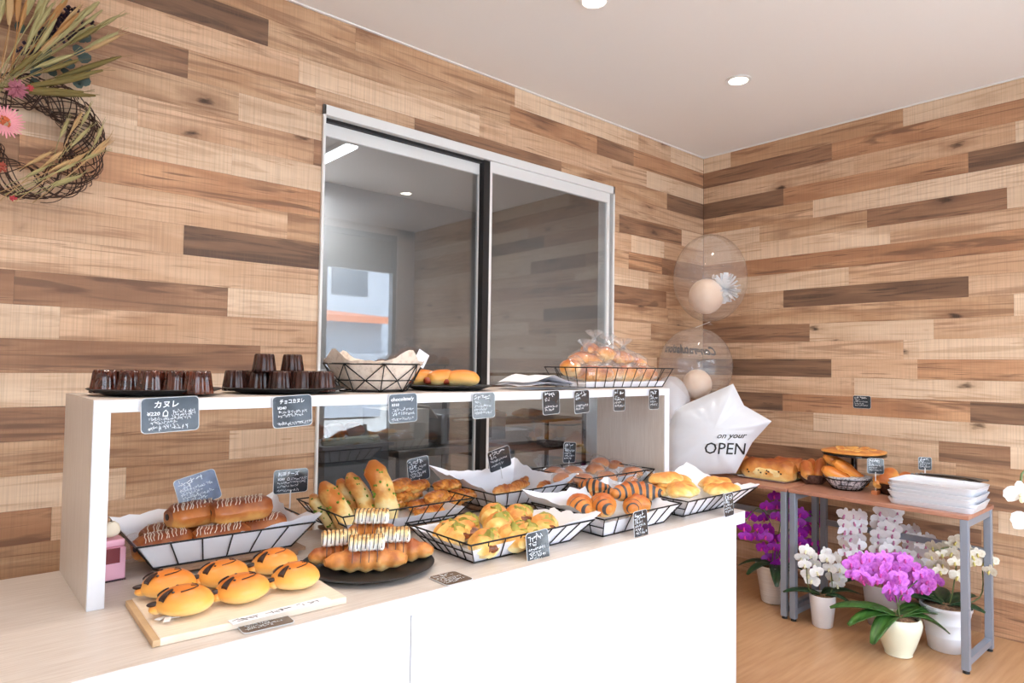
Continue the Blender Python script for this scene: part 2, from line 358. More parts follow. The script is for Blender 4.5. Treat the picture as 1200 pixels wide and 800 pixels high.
OV = T('steel_oven', 'dark grey steel oven box standing behind the left glass pane', 'oven', (-1.72, .62, .90))
m = M(); m.b6(-.24, .24, -.2, .2, 0, .17); ob('body', m, mat('oven_steel', (126, 130, 134), .35, .7), OV, bevel=.008)
m = M(); m.b6(-.2, .12, -.207, -.2, .02, .15); ob('door', m, mat('dark_glass', (40, 42, 46), .15), OV)
m = M(); m.tube([(-.18, -.225, .135), (.1, -.225, .135)], .006); ob('handle', m, STEEL, OV)
BX = T('cardboard_box', 'pale box with an open flap behind the glass beside the bread', 'box', (-2.12, .60, .90))
m = M(); m.b6(-.16, .10, -.14, .14, 0, .2); ob('carton', m, mat('box_card', (196, 186, 174), .8), BX)
m = M(); m.box((.14, 0, .17), (.12, .28, .004), rot=Matrix.Rotation(radians(50), 3, 'Y')); ob('flap', m, mat('box_card', (196, 186, 174), .8), BX)
FR = T('folded_cloth', 'pale green folded cloth under the bread behind the glass', 'cloth', (-2.60, .47, .944)); 
m = M(); m.sweep([(-.1, -.1, .02), (.05, -.13, .024), (.2, -.1, .02)], .022, 10, nz=.01, nf=30); ob('cloth_roll', m, mat('sage_cloth', (150, 152, 128), .8), FR)
SR = T('bread_rack', 'dark steel rack with trays seen through the right glass pane', 'rack', (-.92, .95, 0))
for sx in (-.5, .5):
    for sy in (-.2, .2): m = M(); m.b6(sx-.012, sx+.012, sy-.012, sy+.012, 0, 1.30); ob('post', m, mat('dark_steel', (62, 56, 52), .5, .4), SR)
for z in (.75, .95, 1.13, 1.28): m = M(); m.b6(-.5, .5, -.2, .2, z, z+.018); ob('tray', m, mat('dark_steel', (62, 56, 52), .5, .4), SR)
BROWN = crust('dark_crust', (206, 140, 76), (168, 92, 44), (110, 56, 30), .1, .8)
for i, (x, z, l) in enumerate(((-1.22, 1.148, .3), (-.88, 1.148, .28), (-.6, 1.148, .2), (-1.2, .968, .26), (-.85, .968, .3))):
    m = M(); m.blob((0, 0, .035), (l, .16, .075), 18, .012, 18, i); o = ob('rack_loaf', m, BROWN, loc=(x, .9, z))
    tag(o, ['brown crusty loaf behind the glass, left end of the rack tray', 'brown crusty loaf behind the glass, middle of the rack tray', 'small brown loaf behind the glass, right end of the rack tray', 'brown loaf on the lower tray of the rack, left', 'brown loaf on the lower tray of the rack, right'][i], 'bread', 'loaves on the kitchen rack')
for i, (u, v) in enumerate(((388, 492), (402, 480), (418, 490))):
    p = W(u, v, y=.5); m = M(); m.blob((0, 0, 0), (.12, .11, .09), 20, .010, 25, i+5, .8); o = ob('round_loaf', m, BROWN, loc=(-2.64+.105*i, .56, .993))
    tag(o, ['round brown loaf behind the left glass, nearest the window frame', 'round brown loaf behind the left glass, middle of three', 'round brown loaf behind the left glass, right of three'][i], 'bread', 'round loaves behind the glass')
m = M(); m.b6(-2.73, -2.34, .3, .74, .935, .95); sh = T('steel_cabinet', 'grey steel cabinet with bread on top behind the glass', 'cabinet', (0, 0, 0)); ob('cabinet_top', m, STEEL, sh)
m = M(); m.b6(-2.71, -2.36, .32, .72, 0, .935); ob('cabinet_body', m, mat('oven_steel', (126, 130, 134), .35, .7), sh)
LT = T('strip_light', 'white fluorescent strip light on the ceiling behind the glass', 'light', (-2.04, 1.95, ZC))
m = M(); m.b6(-.05, .05, -.56, .56, -.035, 0); ob('housing', m, ALU, LT)
m = M(); m.b6(-.04, .04, -.55, .55, -.048, -.035); ob('tube', m, glow('strip_glow', (250, 252, 255), 7), LT)
# ---------------------------------------------------------------- street outside the shop front
m = M(); m.b6(-30, 25, -40, YB-.12, -.15, -.05); struct('ground', m, mat('street_concrete', (196, 194, 190), .9))
BW = mat('white_render', (160, 168, 180), .8); BG = mat('grey_render', (124, 134, 146), .8); GL = mat('far_window', (70, 84, 98), .1)
def building(label, loc, sz, m0, wins, roof=None):
    t = T('building', label, 'building', loc); m = M(); m.b6(-sz[0]/2, sz[0]/2, -sz[1], 0, 0, sz[2]); ob('wall', m, m0, t)
    for (x, z, w, h) in wins: m = M(); m.b6(x-w/2, x+w/2, 0, .04, z-h/2, z+h/2); ob('window', m, GL, t)
    if roof: m = M(); m.add([(-sz[0]/2-.3, .6, sz[2]), (sz[0]/2+.3, .6, sz[2]), (sz[0]/2+.3, -sz[1], sz[2]+roof), (-sz[0]/2-.3, -sz[1], sz[2]+roof), (-sz[0]/2-.3, .6, sz[2]-.15), (sz[0]/2+.3, .6, sz[2]-.15)], [(0, 1, 2, 3), (0, 1, 5, 4)]); ob('roof', m, mat('orange_tiles', (196, 120, 84), .8), t)
    return t
building('white flat block across the street reflected in the glass', (5.0, -19, 0), (8, 6, 6.8), BW, [(x, z, 1.4, 1.2) for x in (-3, -.5, 2.2) for z in (1.6, 4.4)])
building('grey domed hall across the street reflected in the glass', (-4.5, -24, 0), (8, 6, 5.4), BG, [(x, 2.5, 1.6, 1.4) for x in (-2.5, 0, 2.5)])
building('low house with orange roof reflected in the glass', (1.5, -12.5, 0), (6.5, 5, 2.5), BW, [(-2, 1.2, 1.2, 1.2), (1, 1.2, 1.4, 1.2)], .6)
building('white two storey house down the street', (-10, -14, 0), (7, 6, 5.2), BW, [(x, z, 1.3, 1.1) for x in (-2, 1.5) for z in (1.5, 4)])
# ---------------------------------------------------------------- ceiling downlights
k = 0
for x in (-1.016, -2.14, -3.27, -4.4):   # a grid of two rows of four
    for y in (-.86, -2.24):
        t = T('downlight', {0: 'round recessed ceiling downlight near the wall corner', 2: 'round recessed ceiling downlight at the top edge of the photo'}.get(k, 'round recessed ceiling downlight outside the frame, number from the corner row'), 'light', (x, y, ZC), group='ceiling downlights')
        if k not in (0, 2): t['label'] = 'round recessed ceiling downlight in the %s, %s from the right wall' % ('row by the shop front' if y < -2 else 'row by the service window', {-1.016: 'first', -2.14: 'second', -3.27: 'third', -4.4: 'fourth'}[x])
        m = M(); m.lathe([(.046, -.001), (.064, -.001), (.066, -.006), (.05, -.008), (.046, -.002)], 36); ob('trim_ring', m, ALU, t)
        m = M(); m.lathe([(.0, -.004), (.046, -.004)], 36); m.f = m.f[:]; ob('lamp_disc', m, glow('lamp_glow', (255, 244, 226), 14), t)
        l = bpy.data.lights.new('lamp', 'SPOT'); l.energy = DOWNLIGHT_W; l.spot_size = radians(130); l.spot_blend = .8; l.shadow_soft_size = .05; l.color = (1, .9, .78)
        lo = bpy.data.objects.new('lamp', l); COL.objects.link(lo); lo.parent = t; lo.location = (0, 0, -.02); k += 1
l = bpy.data.lights.new('kitchen_lamp', 'AREA'); l.energy = KITCHEN_W; l.size = 1.1; l.shape = 'RECTANGLE'; l.size_y = .1; l.color = (.97, .98, 1)
lo = bpy.data.objects.new('kitchen_lamp', l); COL.objects.link(lo); lo.parent = LT; lo.location = (0, 0, -.055); lo.rotation_euler = (0, 0, pi/2)
# ---------------------------------------------------------------- counter and riser shelf
CT = .795; X1 = -1.727; YF = -1.303; YK = -.562
cnt = T('counter', 'long white bakery counter with a pale woodgrain top', 'counter', (-3.2, -.93, 0))
def loc(b, p): return (b[0]-p[0], b[1]-p[0])
def cb(m, x0, x1, y0, y1, z0, z1): return m.b6(x0+3.2, x1+3.2, y0+.93, y1+.93, z0, z1)
m = M(); cb(m, -5.1, X1, YF, YK, CT-.048, CT-.0012); ob('worktop', m, WHT, cnt, bevel=.0015)
m = M(); cb(m, -5.1, X1, YF, YK, CT-.0012, CT); ob('woodgrain_surface', m, TOPM, cnt, label='pale beige woodgrain top surface')
XJ = W(482, 720, y=-1.293).x; XE = W(863, 700, y=-1.293).x
m = M(); cb(m, -5.1, XE-.018, -1.275, YK+.01, .0, CT-.048); ob('carcass', m, WHT, cnt)
for a, b in ((-5.1, XJ-.9), (XJ-.9, XJ), (XJ, XE)): m = M(); cb(m, a+.0012, b-.0012, -1.293, -1.275, .03, CT-.05); ob('front_panel', m, WHT, cnt, bevel=.0008)
m = M(); cb(m, XE-.018, XE, -1.275, YK+.01, .0, CT-.05); ob('end_panel', m, WHT, cnt)
STZ = 1.261; SY0, SY1 = -.946, -.562; SX0, SX1 = -3.876, -1.726
rs = T('riser_shelf', 'white riser shelf bridging the counter with side panels', 'shelf', (-2.8, -.754, CT))
m = M(); m.b6(SX0+2.8, SX1+2.8, SY0+.754, SY1+.754, .436, .4648); ob('shelf_board', m, WHT, rs, bevel=.001)
m = M(); m.b6(SX0+2.8, SX1+2.8, SY0+.755, SY1+.753, .4648, .466); ob('woodgrain_surface', m, TOPM, rs)
for x in (SX0, SX1-.034):
    m = M(); m.b6(x+2.8, x+2.834, SY0+.754, SY1+.754, 0, .436); ob('side_panel', m, [WHT], rs, bevel=.001)
    m = M(); m.b6(x+2.7992, x+2.8, SY0+.757, SY1+.754, 0.001, .466 if x == SX0 else .435); m.b6(x+2.834, x+2.8348, SY0+.757, SY1+.754, .001, .435); ob('panel_face', m, SIDEM, rs)
# ---------------------------------------------------------------- price cards
BOARD = noisy('blackboard_card', (38, 44, 50), (52, 60, 68), 12, .12, **{'Coat Weight': .8, 'Coat Roughness': .08})
INK = mat('white_marker', (235, 240, 245), .6); EDGE = mat('card_edge', (214, 218, 222), .4)
def text_mesh(s, size, shear=.15, ext=.0002, bold=0):
    c = bpy.data.curves.new('t', 'FONT'); c.body = s; c.size = size; c.shear = shear; c.extrude = ext; c.resolution_u = 2; c.offset = bold
    o = bpy.data.objects.new('t', c); COL.objects.link(o); bpy.context.view_layer.update()
    me = bpy.data.meshes.new_from_object(o.evaluated_get(bpy.context.evaluated_depsgraph_get())); bpy.data.objects.remove(o); bpy.data.curves.remove(c); return me
def add_text(m, s, x, z, size, y=-.0008, bold=.00025, w=None):
    me = text_mesh(s, size, .12, 0, bold*size/.012); sc = 1
    if not me.vertices: return m
    mx = max(v.co.x for v in me.vertices); mn = min(v.co.x for v in me.vertices)
    if w: sc = w/max(mx-mn, 1e-6)
    m.add([(x+(v.co.x-mn)*sc, y, z+v.co.y) for v in me.vertices], [tuple(p.vertices) for p in me.polygons]); bpy.data.meshes.remove(me); return m
def scribble(m, x0, x1, z, h, seed):
    R = random.Random(seed); x = x0
    while x < x1:
        w = h*R.uniform(.6, .95); k = R.randint(2, 3)
        for _ in range(k):
            a = (x+R.random()*w, z+R.random()*h); ang = R.choice((0, pi/2, pi/2, .4, 2.2)); l = h*R.uniform(.35, .6); t = h*.075
            d = (cos(ang)*l, sin(ang)*l); n_ = (-sin(ang)*t, cos(ang)*t)
            q = [(a[0]-d[0]-n_[0], a[1]-d[1]-n_[1]), (a[0]+d[0]-n_[0], a[1]+d[1]-n_[1]), (a[0]+d[0]+n_[0], a[1]+d[1]+n_[1]), (a[0]-d[0]+n_[0], a[1]-d[1]+n_[1])]
            m.add([(u_, -.0008, v_) for u_, v_ in q], [(0, 1, 2, 3)])
        x += w*1.25
def card(px, py, wpx, hpx, label, lines, y=None, loc=None, yaw=0, tilt=0, roll=0, seed=0, pick=0, wm=None, hm=None, group='price cards', board=None):
    p = Vector(loc) if loc else W(px, py, y=y)
    d = (p-CP).dot(FW); w = wm or wpx*d/FPX; h = hm or hpx*d/FPX
    t = T('price_card', label, 'price card', p, group=group)
    t.rotation_euler = (radians(tilt), radians(roll), radians(yaw))
    m = M(); r = min(w, h)*.12; out_ = []
    for cx, cz, a0 in ((w/2-r, h/2-r, 0), (-w/2+r, h/2-r, 90), (-w/2+r, -h/2+r, 180), (w/2-r, -h/2+r, 270)):
        for q in range(4): a = radians(a0+q*30); out_.append((cx+r*cos(a), cz+r*sin(a)))
    n = len(out_)
    def plate(m, s, y0, y1, mi=0):
        vs_ = [(x*s[0], y0, z*s[1]) for x, z in out_]+[(x*s[0], y1, z*s[1]) for x, z in out_]
        m.add(vs_, [tuple(range(n)), tuple(range(n, 2*n))[::-1]]+[(i, (i+1) % n, (i+1) % n+n, i+n) for i in range(n)], mi)
    plate(m, (1, 1), 0, .0012); ob('laminate_edge', m, EDGE, t)
    m = M(); plate(m, (1-.003/w, 1-.003/h), -.0004, 0); ob('board', m, board or BOARD, t)
    m = M()
    for i, (kind, s, x, z, sz, ww) in enumerate(lines):
        if kind == 't': add_text(m, s, -w/2+x*w, -h/2+z*h, sz*h, w=ww*w if ww else None)
        else: scribble(m, -w/2+x*w, -w/2+(x+ww)*w, -h/2+z*h, sz*h, seed*31+i)
    ob('lettering', m, INK, t)
    if pick: m = M(); m.box((0, .001, -h/2-pick/2+.01), (.004, .003, pick)); ob('pick', m, mat('white_plastic', (235, 235, 238), .4), t)
    return t
def sc_lines(n=3, z0=.5, top=None):
    L = list(top or [('s', '', .1, .76, .14, .6), ('s', '', .1, .6, .1, .25)])
    for i in range(n): L.append(('s', '', .1, z0-i*(z0-.06)/n, .075, .72 if i % 2 == 0 else .5))
    return L
card(200, 485.5, 63, 41, 'chalkboard price card reading カヌレ hanging at the left end of the riser shelf', [('t', 'カヌレ', .22, .72, .22, .42), ('t', '¥220', .1, .5, .14, .22), ('t', '⌂', .36, .46, .26, .1), ('s', '', .52, .55, .07, .4), ('s', '', .52, .46, .07, .38), ('s', '', .14, .36, .07, .7), ('s', '', .14, .25, .07, .45), ('t', '●', .12, .09, .08, 0), ('s', '', .18, .1, .09, .6)], y=-.952, seed=1, roll=-2)
card(343, 481.5, 48, 37, 'chalkboard price card reading チョコカヌレ on the riser shelf edge, second from left', [('t', 'チョコカヌレ', .18, .76, .16, .62), ('t', '¥240', .12, .58, .12, .22), ('s', '', .14, .45, .07, .7), ('s', '', .14, .34, .07, .62), ('s', '', .12, .08, .08, .8)], y=-.952, seed=2, roll=-3)
card(472.5, 478, 39, 34, 'blue-grey price card reading chocolate on the riser shelf edge under the geometric wire bowl', [('t', 'chocolate/y', .08, .76, .17, .8), ('t', '¥310', .1, .58, .13, .25), ('s', '', .12, .42, .08, .7), ('s', '', .12, .28, .08, .75), ('s', '', .12, .1, .08, .7)], y=-.952, seed=3, roll=-2)
card(567, 475, 34, 30, 'blue-grey price card on the riser shelf edge under the plate of sausage rolls', sc_lines(3, .45), y=-.952, seed=4, roll=-2)
card(646, 471.5, 28, 28, 'shiny price card on the riser shelf edge under the white paper stack', sc_lines(2, .3), y=-.952, seed=5, roll=-3)
card(682, 470.5, 26, 27, 'shiny price card under the left end of the wire tray of bagged pastries', sc_lines(2, .3), y=-.952, seed=6, roll=-3)
card(726, 468.5, 21, 26, 'dark price card under the middle of the wire tray of bagged pastries', sc_lines(3, .5), y=-.952, seed=7)
card(766.5, 467.5, 19, 24, 'dark price card at the right end of the riser shelf edge', sc_lines(3, .5), y=-.952, seed=8)
card(232, 573, 47, 36, 'glossy blue reflecting price card tilted behind the chocolate bread basket', sc_lines(4, .55), y=-.60, seed=9, roll=-14, tilt=-12, pick=.12, board=noisy('shiny_board', (96, 108, 140), (60, 66, 88), 22, .1))
card(341, 563.5, 42, 28, 'dark price card reading 料理チーズ at the right back of the chocolate bread basket', [('t', '料理チーズ', .12, .74, .19, .6), ('t', '¥280', .12, .56, .13, .2), ('t', '⌂', .38, .54, .18, .08), ('s', '', .5, .56, .08, .42), ('s', '', .12, .42, .07, .8), ('s', '', .12, .28, .07, .6), ('s', '', .12, .1, .07, .6)], y=-.55, seed=10, roll=1, pick=.06)
card(490.5, 549.5, 30, 28, 'dark price card standing behind the twisted pastries', sc_lines(4, .55), y=-.52, seed=11, roll=-7, pick=.05)
card(585.5, 537.5, 34, 25, 'dark price card with bright glare standing in the paper of the back basket', sc_lines(2, .45), y=-.55, seed=12, roll=-12, pick=.05)
card(667.5, 530, 21, 24, 'dark price card standing behind the bagged buns', sc_lines(4, .55), y=-.56, seed=13, roll=4, pick=.05)
card(630.5, 642, 36, 40, 'grey price card clipped to the front of the green topped pastry basket', sc_lines(4, .45), y=-1.268, seed=14, roll=-3, tilt=-4)
card(751, 614.5, 26, 33, 'grey price card clipped to the front of the striped croissant basket', sc_lines(5, .7), y=-1.292, seed=15, roll=-2, tilt=-3)
card(854, 591, 21, 27, 'grey price card clipped to the front of the golden flat bread basket', sc_lines(5, .7), y=-1.306, seed=16, roll=-2, tilt=-3)
BRC = noisy('brown_card', (120, 98, 80), (96, 76, 62), 15, .25)
card(0, 0, 1, 1, 'brown price card lying flat on the counter in front of the face buns', sc_lines(4, .5), loc=tuple(W(309, 728, z=CT+.003)), tilt=-90, yaw=-3, seed=17, wm=.108, hm=.085, board=BRC)
card(0, 0, 1, 1, 'brown price card lying flat on the counter beside the black pastry plate', sc_lines(4, .5), loc=tuple(W(528.5, 677, z=CT+.003)), tilt=-90, yaw=0, seed=18, wm=.086, hm=.088, board=BRC)
card(1010, 471, 21, 15, 'small black sign fixed on the planked wall above the bread table', sc_lines(3, .5), loc=tuple(W(1010, 471, x=-.004)), yaw=-90, seed=19, wm=.10, hm=.075, group='wall sign')
# ---------------------------------------------------------------- bread builders
GOLD = crust('golden_crust', (250, 218, 160), (236, 166, 84), (186, 100, 48), .15, .8)
BUNM = crust('soft_bun_crust', (252, 222, 158), (243, 178, 84), (214, 122, 42), .1, .75, .22, 9, .35, .12)
PUFF = crust('puff_pastry', (248, 206, 138), (224, 148, 74), (160, 84, 42), .15, .75, .7, 26)
CHOCP = crust('glossy_dark_pastry', (240, 184, 104), (206, 126, 62), (142, 72, 40), .1, .75, .5, 20, .3)
CHEESE = crust('cheese_crust', (252, 232, 172), (244, 190, 102), (214, 132, 60), .2, .95, .8, 22)
BAGM = clear('plastic_bag', (.985, .985, .99), .07, .14, .07, .5)
CANM = noisy('canele_caramel', (58, 26, 20), (96, 42, 24), 40, .16, lo=.4, hi=.7, **{'Coat Weight': .6, 'Coat Roughness': .1})
CAND = noisy('canele_chocolate', (46, 26, 23), (70, 38, 30), 40, .25)
HERB = mat('green_herb', (112, 150, 44), .6); HAM = mat('sausage', (160, 66, 40), .35)
WIRE = mat('black_wire', (26, 26, 29), .4, .4)
LINER = mat('liner_paper', (240, 240, 246), .6); LINER.node_tree.nodes['Principled BSDF'].inputs['Subsurface Weight'].default_value = 0
def basket(label, cx, cy, zb, L, Wd, h, inset=.05, yaw=0, ext=(0,)*8, nL=8, nW=5, seed=0, mid=True, liner=LINER, group='wire baskets'):
    """flared wire tray with a paper liner; ext = liner height over the rim at FL,F,FR,R,BR,B,BL,L"""
    t = T('wire_basket', label, 'basket', (cx, cy, zb), radians(yaw), group)
    a, b = L/2, Wd/2; c, d = a-inset, b-inset; r = .0019
    m = M(); m.tube([(-a, -b, h), (a, -b, h), (a, b, h), (-a, b, h)], r*1.35, 6, closed=True); ob('rim', m, WIRE, t)
    m = M(); m.tube([(-c, -d, r), (c, -d, r), (c, d, r), (-c, d, r)], r*1.2, 6, closed=True)
    if mid:
        q = .5; m.tube([(-(c+(a-c)*q), -(d+(b-d)*q), h*q), (-(c+(a-c)*q), (d+(b-d)*q), h*q)], r, 5); m.tube([((c+(a-c)*q), -(d+(b-d)*q), h*q), ((c+(a-c)*q), (d+(b-d)*q), h*q)], r, 5)
    for i in range(nL+1):
        s = -1+2*i/nL
        for sg in (-1, 1): m.tube([(s*c, sg*d, r), (s*a*.98+s*.004, sg*b, h)], r, 5)
        m.tube([(s*c, -d, r), (s*c, d, r)], r*.8, 4)
    for i in range(1, nW):
        s = -1+2*i/nW
        for sg in (-1, 1): m.tube([(sg*c, s*d, r), (sg*a, s*b, h)], r, 5)
    ob('wire_frame', m, WIRE, t)
    # liner
    P = [(-1, -1), (0, -1), (1, -1), (1, 0), (1, 1), (0, 1), (-1, 1), (-1, 0)]; n = 72; vs_ = []; fs = []
    def at_(s):
        k = s*8; i = int(k) % 8; f = k-int(k); p, q = P[i], P[(i+1) % 8]; e = ext[i]*(1-f)+ext[(i+1) % 8]*f if True else 0
        pk = max(ext[i]*(1-f)**1.3, ext[(i+1) % 8]*f**1.3); return (p[0]*(1-f)+q[0]*f, p[1]*(1-f)+q[1]*f, max(e*.75, pk) if e > 0 else e)
    lv = [0, .12, .5, .85, 1.0, 1.5]
    for li, l in enumerate(lv):
        for i in range(n):
            x, y, e = at_(i/n); top = h*.92+e
            z = .004+min(h*.92, top)*l if l <= 1 else top
            f = z/h if l <= 1 else top/h
            w = noise.noise(Vector((i*.55, l*2, seed*7.3)))*.006*(1.2 if l > .1 else .2)*(1.8 if l > 1 else 1)
            in_ = -.004
            vs_.append((x*(c+(a-c)*f+in_+w*.4), y*(d+(b-d)*f+in_+w*.4), z+(w if l > 1 else 0)))
    for k in range(len(lv)-1):
        for i in range(n): fs.append((k*n+i, k*n+(i+1) % n, (k+1)*n+(i+1) % n, (k+1)*n+i))
    k = len(vs_); vs_.append((0, 0, .004)); fs += [((i+1) % n, i, k) for i in range(n)]
    m = M().add(vs_, fs); ob('paper_liner', m, liner, t, sharp=50)
    return t
def plate(label, cx, cy, z, r, group='black plates'):
    m = M(); m.lathe([(r*.6, 0), (r*.72, .001), (r*.97, .014), (r, .0165), (r*.985, .0185), (r*.72, .0065), (0.0001, .005)], 56)
    o = ob('black_plate', m, PLATEM, loc=(cx, cy, z), sharp=60); return tag(o, label, 'plate', group)
def drizzle(m, fz, x0, x1, w, n, r=.0016, slant=.3, j=.3, seed=0):
    R = random.Random(seed)
    for i in range(n):
        x = x0+(x1-x0)*(i+.5)/n+R.uniform(-j, j)*(x1-x0)/n
        pts = []
        for k in range(9):
            y = -w+2*w*k/8; xx = x+slant*y+.002*sin(k*2+i)
            pts.append((xx, y, fz(xx, y)+r*.4))
        m.tube(pts, r, 5)
def bag(parent, sz, seed, tuft=None, z=0):
    m = M(); m.blob((0, 0, z), sz, 22, .016, 34, seed, .8)
    if tuft:
        for q in range(4):
            a = q*1.6+seed; m.sweep([(0, 0, z+sz[2]*.42), (.012*cos(a), .012*sin(a), z+sz[2]*.42+tuft*.5), (.035*cos(a), .03*sin(a), z+sz[2]*.42+tuft)], [.012, .007, .024], 9, .45, nz=.012, nf=60, seed=seed+q, cap=False)
    return ob('plastic_bag', m, BAGM, parent, sharp=20)
# ---------------------------------------------------------------- riser shelf top
ZS = STZ
def ctr(px0, px1, y): 
    a = W(px0, 455, y=y); b = W(px1, 455, y=y); c = W((px0+px1)/2, 455, y=y); d = (c-CP).dot(FW)
    return c.x, (px1-px0)*d/FPX
x, w = ctr(102, 265, -.755); w *= .87; plate('black plate of caramel canelés at the left end of the riser shelf', x, -.755, ZS, w/2); PL1 = (x, -.755, w/2)
x, w = ctr(266, 403, -.755); plate('black plate of stacked chocolate canelés, second on the riser shelf', x, -.755, ZS, w/2); PL2 = (x, -.755, w/2)
def canele_mesh(mt):
    m = M(); H = .054; fn = lambda t, th: 1+.055*cos(12*th)*(1 if t < .88 else .2)
    m.lathe([(.030, 0), (.0325, .002), (.0315, .01), (.0285, .03), (.0262, .048), (.024, .053), (.018, .0535), (.011, .049), (.0001, .048)], 72, fn=fn)
    return mesh('canele', m, mt, 70)
CM, CDM = canele_mesh(CANM), canele_mesh(CAND)
def put(me, name, loc_, label, cat, group, rz=0, rx=0, sc=1):
    o = bpy.data.objects.new(name, me); COL.objects.link(o); o.location = loc_; o.rotation_euler = (rx, 0, rz); o.scale = (sc,)*3; return tag(o, label, cat, group)
dr = Vector((RV.x, RV.y, 0)).normalized(); df = Vector((FW.x, FW.y, 0)).normalized()
def canele(P, a, b, me, z, label, grp, sc=1.0):
    p = Vector((P[0], P[1], 0))+dr*a+df*b; put(me, 'canele', (p.x, p.y, z), label, 'cake', grp, random.random()*6, 0, sc*1.1)
zc_ = ZS+.0062
for i, a in enumerate((-.098, -.041, .018, .077, .135)):
    canele(PL1, a, -.058+.012*(i % 2), CM, zc_, 'glossy brown canelé in the front row of the left plate, %s' % ['leftmost', 'second from left', 'middle', 'fourth from left', 'rightmost'][i], 'caramel canelés', 1.0)
for i, a in enumerate((-.075, -.012, .045, .10)):
    canele(PL1, a, .012, CM, zc_, 'glossy brown canelé in the back row of the left plate, %s' % ['leftmost', 'second', 'third', 'rightmost'][i], 'caramel canelés')
for i, a in enumerate((-.128, -.064, .0, .064, .122)):
    canele(PL2, a, -.045+.01*(i % 2), CDM, zc_, 'dark chocolate canelé in the bottom front row of the second plate, %s' % ['leftmost', 'second from left', 'middle', 'fourth from left', 'rightmost'][i], 'chocolate canelés')
for i, a in enumerate((-.096, -.034, .03, .092)):
    canele(PL2, a, .022, CDM, zc_, 'dark chocolate canelé in the bottom back row of the second plate, %s' % ['leftmost', 'second', 'third', 'rightmost'][i], 'chocolate canelés')
for i, px in enumerate((308, 341)):
    p = W(px, 430, y=-.755); put(CDM, 'canele', (p.x, -.765, zc_+.0535), 'dark chocolate canelé standing on top of the others, %s one' % ('left', 'right')[i], 'cake', 'chocolate canelés', i)
# geometric wire bowl
x, w = ctr(380, 496, -.755); _, wb_ = ctr(399, 477, -.755)
t = T('wire_bowl', 'black geometric wire bowl lined with printed beige paper on the riser shelf', 'basket', (x, -.755, ZS), 0)
m = M(); n = 8; R1, R0, h = w/2, wb_/2, .088; Rm = R0+(R1-R0)*.42; ang0 = YAW-pi/2+pi/8
def ring(R, z, off=0): return [(R*cos(ang0+2*pi*(i+off)/n), R*sin(ang0+2*pi*(i+off)/n), z) for i in range(n)]
A, B_, C_ = ring(R1, h), ring(Rm, h*.42, .5), ring(R0, .002)
m.tube(A, .0028, 6, closed=True); ob('rim', m, WIRE, t)
m = M(); m.tube(B_, .0019, 5, closed=True); m.tube(C_, .0024, 5, closed=True)
for i in range(n):
    for p, q in ((A[i], B_[i]), (A[(i+1) % n], B_[i]), (B_[i], C_[i]), (B_[i], C_[(i+1) % n]), (A[i], C_[i])): m.tube([p, q], .0018, 5)
ob('wire_frame', m, WIRE, t)
m = M(); vs_ = []; fs = []; K = 64
for li, (rr, zz) in enumerate(((.01, .006), (R0*.9, .008), (Rm*.93, h*.45), (R1*.93, h*.97), (R1*1.0, h*1.12))):
    for i in range(K):
        th = 2*pi*i/K; e = 0
        if li == 4: e = .035*max(0, cos(4*(th-ang0-.5)))**2+.012*noise.noise(Vector((i*.4, 3, 1)))
        q = rr*(1+.02*sin(9*th)*(li > 2)); vs_.append((q*cos(th), q*sin(th), zz+e))
for k_ in range(4):
    for i in range(K): fs.append((k_*K+i, k_*K+(i+1) % K, (k_+1)*K+(i+1) % K, (k_+1)*K+i))
m.add(vs_, fs); ob('paper_liner', m, noisy('printed_beige_paper', (232, 216, 200), (204, 184, 166), 60, .7, lo=.5, hi=.72), t, sharp=50)
m = M(); m.box((w*.44, -.06, h*1.22), (.045, .0008, .05), rot=Matrix.Rotation(.5, 3, 'Y')); ob('paper_corner', m, LINER, t)
# sausage rolls
x, w = ctr(471, 577, -.755); plate('black plate of sausage rolls, third on the riser shelf', x, -.755, ZS, w/2); PX = x
for i, (a, b, an) in enumerate(((-.075, -.03, .5), (-.01, -.035, .35), (.055, -.03, .2), (-.02, .06, .4), (.055, .055, .3))):
    p = Vector((PX, -.755, 0))+dr*a+df*b
    t = T('sausage_roll', 'golden roll with a sausage end showing on the third plate, %s' % ['leftmost in front', 'middle in front', 'rightmost in front', 'left one behind', 'right one behind'][i], 'bread', (p.x, p.y, ZS+.02), atan2(dr.y, dr.x)+an, 'sausage rolls')
    m = M(); m.sweep(smooth([(-.055, 0, .012), (-.03, 0, .02), (0, 0, .024), (.03, 0, .02), (.055, 0, .012)], 4), [.012, .022, .027, .03, .031, .032, .032, .032, .032, .032, .032, .031, .03, .027, .022, .017, .01], 16, .85, nz=.004, seed=i); ob('roll', m, BUNM, t)
    m = M(); m.sweep([(-.069, -.012, .012), (-.062, -.010, .013), (-.03, -.008, .016)], [.008, .013, .013], 12); ob('sausage', m, HAM, t)
# sheets of paper
for i in range(3):
    x, w = ctr(560, 690, -.80); m = M(); L, Dp = w*.80-.02*i, .20
    vs_ = []; 
    for a in range(13):
        for b in range(7):
            u_, v_ = a/12-.5, b/6-.5
            vs_.append((u_*L, v_*Dp, .002+.006*i+.016*i*max(0, 1-abs(u_*2+.35)*1.2)+.004*noise.noise(Vector((u_*4, v_*3, i)))*(i+.2)))
    fs = [(a*7+b, a*7+b+1, (a+1)*7+b+1, (a+1)*7+b) for a in range(12) for b in range(6)]
    m.add(vs_, fs); o = ob('paper_sheet', m, LINER, loc=(x+.035, -.82, ZS+.002+i*.003), rz=-.06+.07*i); tag(o, ['white paper bag lying flat on the riser shelf, lowest of its pile', 'white paper bag in the middle of the pile on the riser shelf', 'white paper bag with a raised fold on top of the pile on the riser shelf'][i], 'paper', 'white paper bags')
